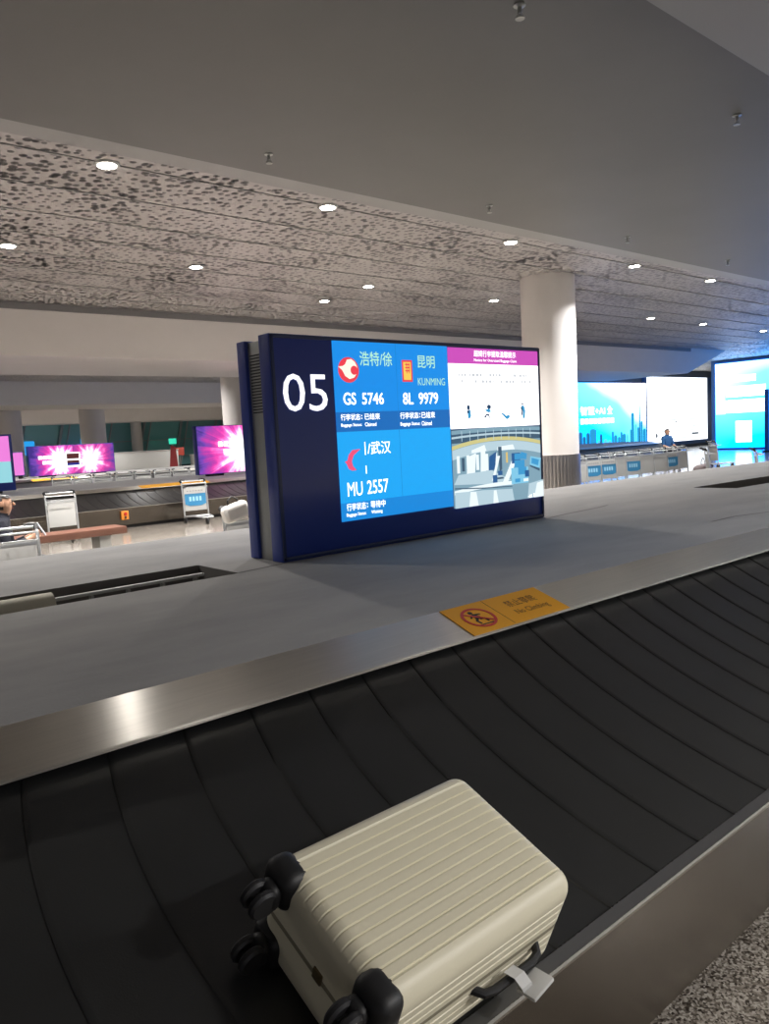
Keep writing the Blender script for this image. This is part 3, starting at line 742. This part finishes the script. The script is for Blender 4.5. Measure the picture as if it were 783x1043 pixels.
s = MB(); s.slab(rect(-w / 2 + .02, w / 2 - .02, -h / 2 + .02, h / 2 - .02), F, .002, .004); s.build('screen', glow('screen_pink', (240, 130, 222), 1.0), t, 0)

# yellow warning strips on the trims behind
def strip(label, x0, x1, yb, yt, zb0, zt):
    o = thing('warning_strip', label, 'warning sign', (x0, yb, zb0)); V = Vector((0, yt - yb, zt - zb0)); N = Vector((1, 0, 0)).cross(V).normalized()
    b = MB(); b.slab(rect(0, x1 - x0, 0, 1), (Vector((0, 0, 0)), Vector((1, 0, 0)), V, N), .002, .005); b.build('sheet', M_YELLOW, o, 0); return o
strip('yellow warning strip on the trim of the second carousel, above a blue-poster cart', 6.75, 8.35, 15.602, 15.815, .6965, .7495)
strip('thin yellow warning strip on the third carousel at far left', 7.3, 8.7, 24.842, 25.055, .6965, .7495)
t = thing('emergency_stop', 'orange emergency stop box on the steel front of the second carousel', 'button box', (5.93, 14.65, .17))
MB().box((0, -.03, .09), (.14, .06, .17), bev=.01).build('box', mat('orange_box', (226, 140, 50), .5), t)
MB().cyl((0, -.06, .12), (0, -.085, .12), .03).build('button', mat('red_button', (190, 30, 24), .4), t)
MB().cyl((0, -.06, .05), (0, -.075, .05), .02).build('button', M_BLACK, t)

# ------------------------------------------------------------------ luggage carts
def make_cart(poster):
    t = thing('luggage_cart', 'x', 'luggage cart')
    f = MB()
    for s in (-1, 1):
        f.tube([(s * .25, .20, .10), (s * .25, .22, .45), (s * .25, .26, .78), (s * .245, .31, .83)], .016, 8)
        f.tube([(s * .25, .22, .13), (s * .17, -.10, .15), (s * .10, -.42, .14)], .016, 8)
    f.tube([(-.25, .26, .78), (.25, .26, .78)], .012, 8); f.tube([(-.245, .31, .83), (.245, .31, .83)], .014, 8)
    f.tube([(-.25, .22, .13), (.25, .22, .13)], .016, 8); f.tube([(-.10, -.42, .14), (.10, -.42, .14)], .016, 8)
    for s in (-1, 1): f.tube([(s * .08, .21, .14), (s * .05, -.42, .15)], .011, 8)
    f.tube([(-.17, -.10, .15), (.17, -.10, .15)], .012, 8)
    f.build('frame', M_CART, t)
    p = MB(); p.box((0, .225, .47), (.46, .012, .46), rot=(-.06, 0, 0), bev=.004); pn = p.build('back_panel', M_CPANEL, t)
    F = (Vector((0, .2265, .47)), Vector((1, 0, 0)), Vector((0, math.sin(.06), math.cos(.06))), Vector((0, -math.cos(.06), math.sin(.06))))
    if poster:
        b = MB(); b.slab([(-.22, -.10), (-.12, -.135), (.12, -.135), (.22, -.10), (.22, .11), (-.22, .11)], F, .014, .016); po = b.build('poster', M_POSTER, pn, 0)
        b = MB()
        for k in range(4): b.slab(rect(-.13 + k * .07, -.085 + k * .07, -.04, .05), F, .017, .018)
        b.build('poster_print', mat('poster_pale_print', (150, 200, 224), .5), po, 0)
        b = MB()
        for k in range(6): b.slab(rect(-.17 + k * .06, -.135 + k * .06, .155, .175), F, .0125, .0135)
        b.build('panel_print', mat('panel_grey_print', (140, 140, 140), .5), pn, 0)
    else:
        b = MB(); b.box((0, .245, .665), (.47, .03, .06), bev=.006); b.build('top_rail', M_CART, t)
    bk = MB()
    bk.tube([(-.24, .255, .74), (-.22, .09, .72), (.22, .09, .72), (.24, .255, .74)], .008, 6)
    for k in range(5): bk.tube([(-.18 + k * .09, .255, .70), (-.18 + k * .09, .09, .715)], .005, 6)
    bk.build('hand_basket', M_CART, t)
    for s in (-1, 1):
        g = MB(); g.tube([(s * .245, .28, .80), (s * .25, .32, .84), (s * .22, .36, .85), (s * .15, .365, .845)], [.022, .026, .024, .018], 10); g.build('grip', M_BLACK, t)
    for (x, y) in ((-.235, .2), (.235, .2), (0, -.36)):
        wl = MB(); wl.lathe([(.02, -.016), (.058, -.016), (.064, -.008), (.064, .008), (.058, .016), (.02, .016)], (x, y, .064), 20, Matrix.Rotation(PI / 2, 3, 'Y'))
        wl.box((x, y, .11), (.045, .04, .05), bev=.006); wl.build('wheel', mat('dark_grey_wheel', (40, 40, 42), .4), t)
    return t
CP, CW = make_cart(True), make_cart(False)
used = {CP: False, CW: False}
def cart(proto, x, y, rz, label, group=None):
    o = proto if not used[proto] else copy_tree(proto); used[proto] = True
    o.location = (x, y, 0); o.rotation_euler = (0, 0, rz); o['label'] = label
    if group: o['group'] = group
    return o
cart(CP, 7.22, 14.0, -.12, 'luggage cart with a blue poster standing by the second carousel')
cart(CW, 4.52, 13.75, -.10, 'plain white luggage cart standing behind the brown bench')
cart(CW, 2.06, 7.75, -.12, 'luggage cart at the left edge before the seated person')
cart(CW, 4.32, 7.15, -.12, 'white luggage cart carrying two bags, beside the 05 display')
rnd = random.Random(4)
for i in range(9):
    cart(CP if i in (1, 2, 4, 7) else CW, 14.85 + i * .60, 10.25 + rnd.uniform(-.05, .05), rnd.uniform(-.05, .05) - .3,
         f'luggage cart in the row left of the blue-shirted person, {(ordn + ["eighth", "ninth"])[i]} from the left', 'luggage carts lined up before the second carousel')
cart(CW, 23.5, 11.2, .9, 'luggage cart just right of the cart row, turned sideways before the cyan display')
cart(CP, 17.9, 8.6, .6, 'luggage cart at the right end of the carts, before the cyan display')
cart(CW, 17.2, 7.15, .5, 'luggage cart alone at the right edge of the picture')
for i in range(8):
    cart(CP if i % 3 == 1 else CW, 7.3 + i * .6, 22.0 + rnd.uniform(-.04, .04), rnd.uniform(-.1, .1),
         f'far luggage cart behind the second carousel, {(ordn + ["eighth", "ninth"])[i]} from the left', 'far luggage carts between the two rear carousels')

# bags on the near cart
def soft_bag(name, label, loc, dims, m, rot=(0, 0, 0), strap=True, sm=None):
    t = thing(name, label, 'bag', loc); t.rotation_euler = rot
    b = MB(); b.box((0, 0, dims[2] / 2), dims, bev=min(dims) * .42, seg=5)
    r2 = random.Random(len(label))
    for v in b.bm.verts: v.co += Vector((r2.uniform(-1, 1), r2.uniform(-1, 1), r2.uniform(-1, 1) if v.co.z > .03 else 0)) * .006
    b.build('body', m, t, 60)
    if strap:
        b = MB(); b.tube([(-dims[0] * .2, 0, dims[2] * .92), (-dims[0] * .16, 0, dims[2] * 1.25), (dims[0] * .05, 0, dims[2] * 1.4), (dims[0] * .2, 0, dims[2] * 1.2), (dims[0] * .22, 0, dims[2] * .92)], .009, 8)
        b.build('handle', sm or m, t)
    return t
soft_bag('bag', 'white quilted bag lying on the cart beside the 05 display', (4.20, 7.29, .722), (.30, .13, .19), mat('white_bag_leather', (224, 220, 212), .5), (0, -.28, -.1), True, M_BLACK)
soft_bag('coat', 'beige folded coat lying beside the white bag on the cart', (4.46, 7.30, .722), (.26, .15, .16), mat('beige_wool', (206, 180, 150), .85), (0, .1, -.1), False)
soft_bag('bag', 'brown bag with a white sheet on top, at the right end of the cart row', (18.95, 9.5, 0), (.8, .34, .40), mat('brown_grey_bag', (120, 106, 104), .7), (0, 0, .2), True, M_BLACK)

# brown benches
def bench(label, x0, x1, y0, y1, top):
    t = thing('bench', label, 'bench', ((x0 + x1) / 2, (y0 + y1) / 2, 0)); w = x1 - x0; d = y1 - y0
    MB().box((0, 0, top - .05), (w, d, .10), bev=.008).build('seat', M_WOOD, t)
    for s in (-1, 1): MB().box((s * (w / 2 - .3), 0, (top - .1) / 2), (.16, d * .7, top - .1), bev=.006).build('leg', M_BODY, t)
bench('brown wooden bench in front of the second carousel', 2.3, 4.36, 10.7, 11.15, .45)
bench('low brown bench under the seated person at the left edge', .8, 2.35, 8.2, 8.62, .345)

# ------------------------------------------------------------------ people
def skinned(nodes, edges, root):
    names = list(nodes); idx = {n: i for i, n in enumerate(names)}
    me = bpy.data.meshes.new('sk'); me.from_pydata([nodes[n][0] for n in names], [(idx[a], idx[b]) for a, b in edges], [])
    o = bpy.data.objects.new('sk', me); COL.objects.link(o)
    md = o.modifiers.new('s', 'SKIN'); md.use_smooth_shade = True
    for n in names:
        sv = me.skin_vertices[0].data[idx[n]]; r = nodes[n][1]; sv.radius = r if isinstance(r, tuple) else (r, r); sv.use_root = (n == root)
    o.modifiers.new('d', 'SUBSURF').levels = 2
    bpy.context.view_layer.update()
    out = bpy.data.meshes.new_from_object(o.evaluated_get(bpy.context.evaluated_depsgraph_get()))
    bpy.data.objects.remove(o); return out
def person(label, loc, rz, seat, lean, shirt, trousers, phone=False):
    t = thing('person', label, 'person', loc, rz)
    # local: faces -y, seat top at z=seat
    z = seat + .09; N = {}; E = []
    def nd(n, p, r, par=None):
        N[n] = (Vector(p), r)
        if par: E.append((par, n))
    f = -lean
    nd('pelvis', (0, 0, z), (.155, .115))
    nd('waist', (0, f * .2, z + .17), (.135, .095), 'pelvis'); nd('chest', (0, f * .6, z + .36), (.16, .11), 'waist')
    nd('collar', (0, f * .85, z + .47), (.11, .075), 'chest'); nd('neck', (0, f * .95, z + .505), .050, 'collar')
    nd('jaw', (0, f * 1.0 - .02, z + .565), (.062, .072), 'neck'); nd('head', (0, f * 1.0 - .015, z + .635), (.074, .092), 'jaw'); nd('crown', (0, f * 1.0 - .005, z + .71), (.052, .062), 'head')
    for s, sd in ((-1, 'r'), (1, 'l')):
        nd('sh' + sd, (s * .175, f * .75, z + .43), .058, 'chest'); nd('el' + sd, (s * .235, f * .75 - .06, z + .17), .042, 'sh' + sd)
        wr = (s * .10, f * .7 - .26, z + .27) if phone else (s * .17, f * .6 - .25, z + .10)
        nd('wr' + sd, wr, .027, 'el' + sd); w_ = Vector(wr); d = Vector((-s * .55, -.75, .25 if phone else -.2)).normalized()
        nd('pa' + sd, w_ + d * .055, (.036, .018), 'wr' + sd)
        side = Vector((0, .25, 1)).cross(d).normalized() if not phone else Vector((0, .2, 1)).normalized()
        for k in range(4):
            a = w_ + d * .085 + side * (.026 - .0175 * k); ln = (.032, .038, .035, .026)[k]
            nd(f'f{k}a{sd}', a, .0085, 'pa' + sd); nd(f'f{k}b{sd}', a + d * ln + Vector((-s * .010, 0, 0)), .0078, f'f{k}a{sd}'); nd(f'f{k}c{sd}', a + d * ln * 1.2 + Vector((-s * .030, .012, -.006)), .0066, f'f{k}b{sd}')
        a = w_ + d * .03 + side * .034; nd('ta' + sd, a, .010, 'pa' + sd); nd('tb' + sd, a + d * .03 + side * .012, .009, 'ta' + sd)
        nd('hp' + sd, (s * .095, -.06, z - .005), .085, 'pelvis'); nd('kn' + sd, (s * .12, -.45, z + .01), .062, 'hp' + sd)
        nd('an' + sd, (s * .12, -.43, .10), .042, 'kn' + sd); nd('toe' + sd, (s * .13, -.60, .045), (.042, .032), 'an' + sd)
    me = skinned(N, E, 'pelvis')
    skin = mat('skin', (206, 160, 132), .5)
    me.materials.clear(); me.materials.append(skin); me.name = 'body'
    bod = bpy.data.objects.new('body', me); COL.objects.link(bod); bod.parent = t
    def near(p):
        best = (9, '')
        for a, b in E:
            A, B = N[a][0], N[b][0]; ab = B - A; u = max(0, min(1, (p - A).dot(ab) / ab.length_squared)); ra, rb = (sum(r) / 2 if isinstance(r, tuple) else r for r in (N[a][1], N[b][1])); dd = (p - A - ab * u).length - .9 * (ra + (rb - ra) * u)
            if dd < best[0]: best = (dd, b, u)
        return best
    def garment(name, test, m, grow):
        b = bmesh.new(); b.from_mesh(me)
        kill = [fc for fc in b.faces if not test(near(fc.calc_center_median()))]
        bmesh.ops.delete(b, geom=kill, context='FACES'); b.normal_update()
        nrm = {v: v.normal.copy() for v in b.verts}
        for v in b.verts: v.co += nrm[v] * grow
        m2 = bpy.data.meshes.new(name); b.to_mesh(m2); b.free(); m2.materials.clear(); m2.materials.append(m); m2.shade_smooth()
        o = bpy.data.objects.new(name, m2); COL.objects.link(o); o.parent = t
    TOR = {'waist', 'chest', 'collar', 'shl', 'shr', 'ell', 'elr'}
    LEG = {'hpl', 'hpr', 'knl', 'knr', 'anl', 'anr'}
    garment('shirt', lambda q_: q_[1] in TOR or (phone and q_[1] in ('wrl', 'wrr') and q_[2] < .8), shirt, .008)
    garment('trousers', lambda q_: q_[1] in LEG, trousers, .009)
    garment('shoes', lambda q_: q_[1] in ('toel', 'toer'), M_BLACK, .008)
    hc = N['head'][0]
    garment('hair', lambda q_: False, M_BLACK, 0) if False else None
    b = bmesh.new(); b.from_mesh(me)
    kill = []
    for fc in b.faces:
        c = fc.calc_center_median(); k = near(c)
        ok = k[1] in ('head', 'crown', 'jaw') and (c.z > hc.z + .045 or (c.y > hc.y + .005 and c.z > hc.z - .07))
        if not ok: kill.append(fc)
    bmesh.ops.delete(b, geom=kill, context='FACES'); b.normal_update()
    for v in b.verts: v.co += v.normal * .014
    m2 = bpy.data.meshes.new('hair'); b.to_mesh(m2); b.free(); m2.materials.clear(); m2.materials.append(mat('black_hair', (24, 22, 22), .5)); m2.shade_smooth()
    o = bpy.data.objects.new('hair', m2); COL.objects.link(o); o.parent = t
    # face
    fy = hc.y - .092
    b = MB(); b.tube([(0, fy + .012, hc.z + .005), (0, fy - .006, hc.z - .024), (0, fy + .010, hc.z - .030)], [.007, .012, .008], 8); b.build('nose', skin, t)
    b = MB()
    for s in (-1, 1): b.lathe([(.001, -.008), (.007, -.004), (.008, 0), (.007, .004), (.001, .008)], (s * .030, fy + .014, hc.z + .006), 10)
    b.build('eyes', mat('dark_eye', (28, 22, 20), .3), t)
    b = MB(); b.tube([(-.022, fy + .016, hc.z - .060), (0, fy + .008, hc.z - .058), (.022, fy + .016, hc.z - .060)], .005, 6); b.build('mouth', mat('lip', (160, 92, 84), .5), t)
    b = MB()
    for s in (-1, 1): b.box((s * .076, hc.y + .010, hc.z - .008), (.018, .036, .056), bev=.008)
    b.build('ears', skin, t)
    return t, N
navy_cloth = mat('dark_navy_cloth', (30, 32, 44), .85); blue_cloth = mat('blue_shirt_cloth', (44, 96, 150), .85); dark_tr = mat('dark_trousers', (36, 38, 46), .85)
pl, N1 = person('seated person in dark clothes looking at a phone at the left edge', (2.06, 8.40, 0), 1.25, .345, .09, navy_cloth, dark_tr, phone=True)
pr, N2 = person('seated person in a blue shirt behind the row of luggage carts', (24.3, 13.45, 0), -.25, .46, .04, blue_cloth, dark_tr)
# phone held by the left-hand person
a = (N1['f1bl'][0] + N1['f1br'][0]) / 2
ph = thing('phone', 'pale smartphone held by the seated person at the left edge', 'phone', pl.matrix_basis @ a, 1.2)
MB().box((0, -.012, .03), (.076, .009, .155), rot=(-.5, 0, 0), bev=.004, seg=3).build('body', mat('pale_phone', (190, 196, 206), .3), ph)
MB().box((0, -.0068, .032), (.068, .003, .145), rot=(-.5, 0, 0)).build('screen', glow('phone_screen', (200, 220, 240), .8), ph)
t = thing('stool', 'grey stool under the person in the blue shirt', 'stool', (24.3, 13.5, 0))
MB().lathe([(.19, .40), (.2, .42), (.2, .445), (.18, .455)], (0, 0, 0), 28).build('seat', M_BODY, t)
for k in range(4):
    a_ = PI / 4 + k * PI / 2; MB().tube([(.12 * math.cos(a_), .12 * math.sin(a_), .41), (.19 * math.cos(a_), .19 * math.sin(a_), 0)], .014, 8).build('leg', M_BODY, t)

# ------------------------------------------------------------------ big displays on the right
def grad_mat(name, stops_x, s, tint=None):
    """screen picture: a ramp along u mixed with a ramp along v"""
    M = bpy.data.materials.new(name); M.use_nodes = True; nt = M.node_tree; b = nt.nodes['Principled BSDF']
    b.inputs['Base Color'].default_value = (.005, .005, .006, 1); N = nt.nodes.new; K = nt.links.new
    tc = N('ShaderNodeTexCoord'); sp = N('ShaderNodeSeparateXYZ'); K(tc.outputs['UV'], sp.inputs[0])
    nz = N('ShaderNodeTexNoise'); nz.inputs['Scale'].default_value = 2.2; nz.inputs['Detail'].default_value = 1; K(tc.outputs['UV'], nz.inputs['Vector'])
    a = N('ShaderNodeMath'); a.operation = 'MULTIPLY_ADD'; a.inputs[1].default_value = stops_x[0]; K(sp.outputs[0], a.inputs[0])
    c = N('ShaderNodeMath'); c.operation = 'MULTIPLY_ADD'; c.inputs[1].default_value = stops_x[1]; K(sp.outputs[1], c.inputs[0]); K(c.outputs[0], a.inputs[2])
    d = N('ShaderNodeMath'); d.operation = 'MULTIPLY_ADD'; d.inputs[1].default_value = stops_x[2]; d.inputs[2].default_value = stops_x[3]; K(nz.outputs['Fac'], d.inputs[0]); K(d.outputs[0], c.inputs[2])
    r = N('ShaderNodeValToRGB'); e = r.color_ramp.elements
    e[0].position = .15; e[0].color = lin((0, 128, 255)); e[1].position = .95; e[1].color = (1, 1, 1, 1)
    e.new(.5).color = lin((70, 170, 255)); e.new(.8).color = lin((190, 226, 255))
    K(a.outputs[0], r.inputs[0]); K(r.outputs[0], b.inputs['Emission Color']); b.inputs['Emission Strength'].default_value = s
    return M
YL = 22.0
F = front_frame(YL)
t = thing('led_wall', 'bright cyan poster wall with a city skyline right of the white column', 'display', (34.6, YL + .15, 0))
def LF(cx, cy): return (Vector((-cx, YL - cy, 0)), Vector((1, 0, 0)), Vector((0, 0, 1)), Vector((0, -1, 0)))
FF = LF(34.6, YL + .15)
MB().box((0, 0, 1.98), (6.3, .28, 3.3), bev=.01).build('casing', M_NAVY, t)
s = uv_quad('screen', FF, 31.5, 37.7, .36, 3.57, .0, grad_mat('cyan_poster', (.55, .65, .35, -.34), 5.5), t)
b = MB(); ms = [glow('skyline_deep', (20, 112, 160), 1.0), glow('skyline_mid', (28, 150, 206), 1.1), glow('skyline_light', (86, 206, 240), 1.2)]
sky = [(31.55, .32, 1.20, 0), (31.9, .25, .98, 0), (32.2, .28, 1.15, 0), (32.5, .55, 1.32, 1), (33.15, .2, .75, 2), (33.35, .22, 1.05, 0), (33.7, .3, .78, 2), (34.05, .3, .72, 2), (34.4, .2, 1.15, 1), (34.62, .28, .95, 1), (34.95, .24, .85, 1), (35.2, .2, 1.1, 1), (35.4, .3, 1.0, 1), (35.75, .2, .95, 2), (36.1, .16, 1.2, 1), (36.25, .26, 2.05, 1), (36.55, .22, 1.45, 2), (36.8, .2, 1.3, 1), (37.0, .12, 2.75, 0), (37.14, .2, 1.6, 1), (37.36, .3, 1.2, 1)]
for i, (x, w_, top, mi) in enumerate(sky): b.slab([(x, .37), (x + w_, .37), (x + w_, top - .06), (x + w_ * .6, top), (x + w_ * .3, top)] + [(x, top - .08)], FF, .004 + .0004 * (i % 3), .008 + .0004 * (i % 3), mi)
b.build('skyline', ms, s, 0)
WHT = glow('poster_white', (255, 255, 255), 3.5)
lettering('lettering', [('智慧+AI', .012, 31.75, 33.85, 2.0, 2.42), ('全', .012, 34.05, 34.5, 2.02, 2.44)], FF, .01, WHT, s)
b = MB()
for k in range(8): b.slab(rect(31.75 + k * .37, 32.03 + k * .37, 1.58, 1.83), FF, .008, .010)
b.build('slogan_blocks', WHT, s, 0)

t = thing('led_wall', 'overexposed white display in a blue frame behind the blue-shirted person', 'display', (41.3, YL + .15, 0))
FW = LF(41.3, YL + .15)
M_BFRAME = mat('blue_frame_with_bounce', (62, 118, 190), .35)  # blue lightened to take in the bounce from the lit screens
MB().box((.25, 0, 2.05), (7.9, .28, 3.8), bev=.01).build('casing', M_BFRAME, t)
b = MB(); b.slab(rect(37.85, 44.5, .36, 3.92), FW, -.01, .002); s = b.build('screen', glow('white_screen', (244, 250, 255), 2.4), t, 0)
b = MB(); gl = glow('screen_thin_grey', (196, 208, 216), .8)
for (x0, x1, z0, z1) in ((38.2, 40.0, .52, .98), (40.2, 42.0, .52, .98), (42.2, 43.9, .52, .98), (42.2, 43.9, 1.15, 1.6), (40.2, 42.0, 1.15, 1.6)):
    for r4 in (rect(x0, x1, z0, z0 + .05), rect(x0, x1, z1 - .05, z1), rect(x0, x0 + .05, z0, z1), rect(x1 - .05, x1, z0, z1)): b.slab(r4, FW, .003, .004)
b.build('box_outline', gl, s, 0)
b = MB(); b.slab(oval(38.75, .75, .12, .12, 16), FW, .003, .004); b.slab([(40.6, 1.38), (40.9, 1.42), (40.95, 1.5), (40.65, 1.45)], FW, .003, .004)
b.slab(rect(42.6, 43.4, .68, .80), FW, .003, .004)
b.build('mark', glow('screen_mark', (110, 120, 130), .8), s, 0)

# cyan display on the side wall, seen at a slant
t = thing('led_wall', 'tall cyan display with white blocks at the right edge', 'display', (37.05, 12.0, 0))
FS = (Vector((0, 5.9, 0)), Vector((0, -1, 0)), Vector((0, 0, 1)), Vector((-1, 0, 0)))      # u runs from the far end towards the viewer
MB().box((.03, 1.05, 2.12), (.14, 9.8, 4.2), bev=.01).build('casing', M_BFRAME, t)
FS2 = (FS[0] + Vector((-.045, 0, 0)),) + FS[1:]
s = uv_quad('screen', FS2, 0.02, 9.7, .08, 4.12, .0, grad_mat('cyan_side', (-.30, .50, .4, -.02), 5.5), t)
b = MB()
for (x0, x1, z0, z1) in ((.75, 1.95, 3.2, 3.5), (.55, 2.4, 2.5, 3.0), (.3, 2.4, 1.75, 2.35), (1.0, 1.75, .35, 1.35)): b.slab(rect(x0, x1, z0, z1), FS2, .006, .012)
b.build('white_block', WHT, s, 0)
b = MB(); b.slab(rect(.04, .5, 1.7, 3.7), FS2, .003, .008); b.build('pale_block', glow('screen_pale_white', (226, 246, 252), 1.6), s, 0)
t = thing('totem', 'slim dark blue totem at the right edge before the cyan display', 'totem', (34.0, 14.12, 0))
MB().box((0, 0, 1.35), (.5, .16, 2.6), bev=.02).build('body', M_BFRAME, t)
MB().box((0, 0, .03), (.62, .3, .06), bev=.01).build('base', M_BLACK, t)

# ------------------------------------------------------------------ far back of the hall
def counter(label, x0, x1, y, z, m, nm='counter', cat='counter'):
    t = thing(nm, label, cat, ((x0 + x1) / 2, y, 0)); w = x1 - x0
    MB().box((0, 0, z / 2), (w, .5, z - .04), bev=.01).build('body', m, t); MB().box((0, 0, z - .02), (w + .06, .56, .04), bev=.008).build('worktop', M_CPANEL, t)
counter('long white partition before the far windows', 16.6, 21.4, 44.0, 1.35, M_CPANEL, 'partition', 'partition')
counter('grey service counter left of the exit sign at the far windows', 21.9, 25.0, 43.0, 1.0, M_BODY)
t = thing('exit_sign', 'green lit exit sign at the far windows', 'sign', (22.6, 46.9, 1.75))
MB().box((0, 0, .12), (.5, .08, .36), bev=.01).build('panel', glow('exit_green', (60, 220, 180), 1.1), t); MB().box((0, .04, -.9), (.06, .06, 1.7)).build('post', M_BODY, t)
t = thing('sign_board', 'red and white notice board under the green exit sign', 'sign', (22.4, 45.6, 0))
MB().box((0, 0, 1.2), (.6, .06, .5), bev=.01).build('panel', mat('red_notice', (206, 90, 76), .5), t); MB().box((0, 0, .5), (.06, .06, 1.0)).build('post', M_BODY, t)
t = thing('banner', 'dark red banner stand beside the white partition', 'banner', (20.2, 42.0, 0))
bb = MB(); bb.slab([(-.28, .1), (.28, .1), (.2, 1.5), (-.1, 1.6)], front_frame(0), 0, .03); bb.build('cloth', mat('dark_red_cloth', (140, 46, 50), .7), t, 0); MB().box((0, .02, .05), (.5, .3, .1)).build('foot', M_BLACK, t)
for (x, label) in ((13.5, 'small blue lit sign high by the far windows, left of the wide pink display'), (17.0, 'small blue lit sign above the wide pink display')):
    t = thing('blue_sign', label, 'sign', (x, 46.5, 1.85)); MB().box((0, 0, 0), (.9, .08, .8), bev=.05).build('panel', glow('blue_sign', (40, 160, 236), 1.0), t); MB().box((0, .04, -1.1), (.06, .06, 1.5)).build('post', M_BODY, t)
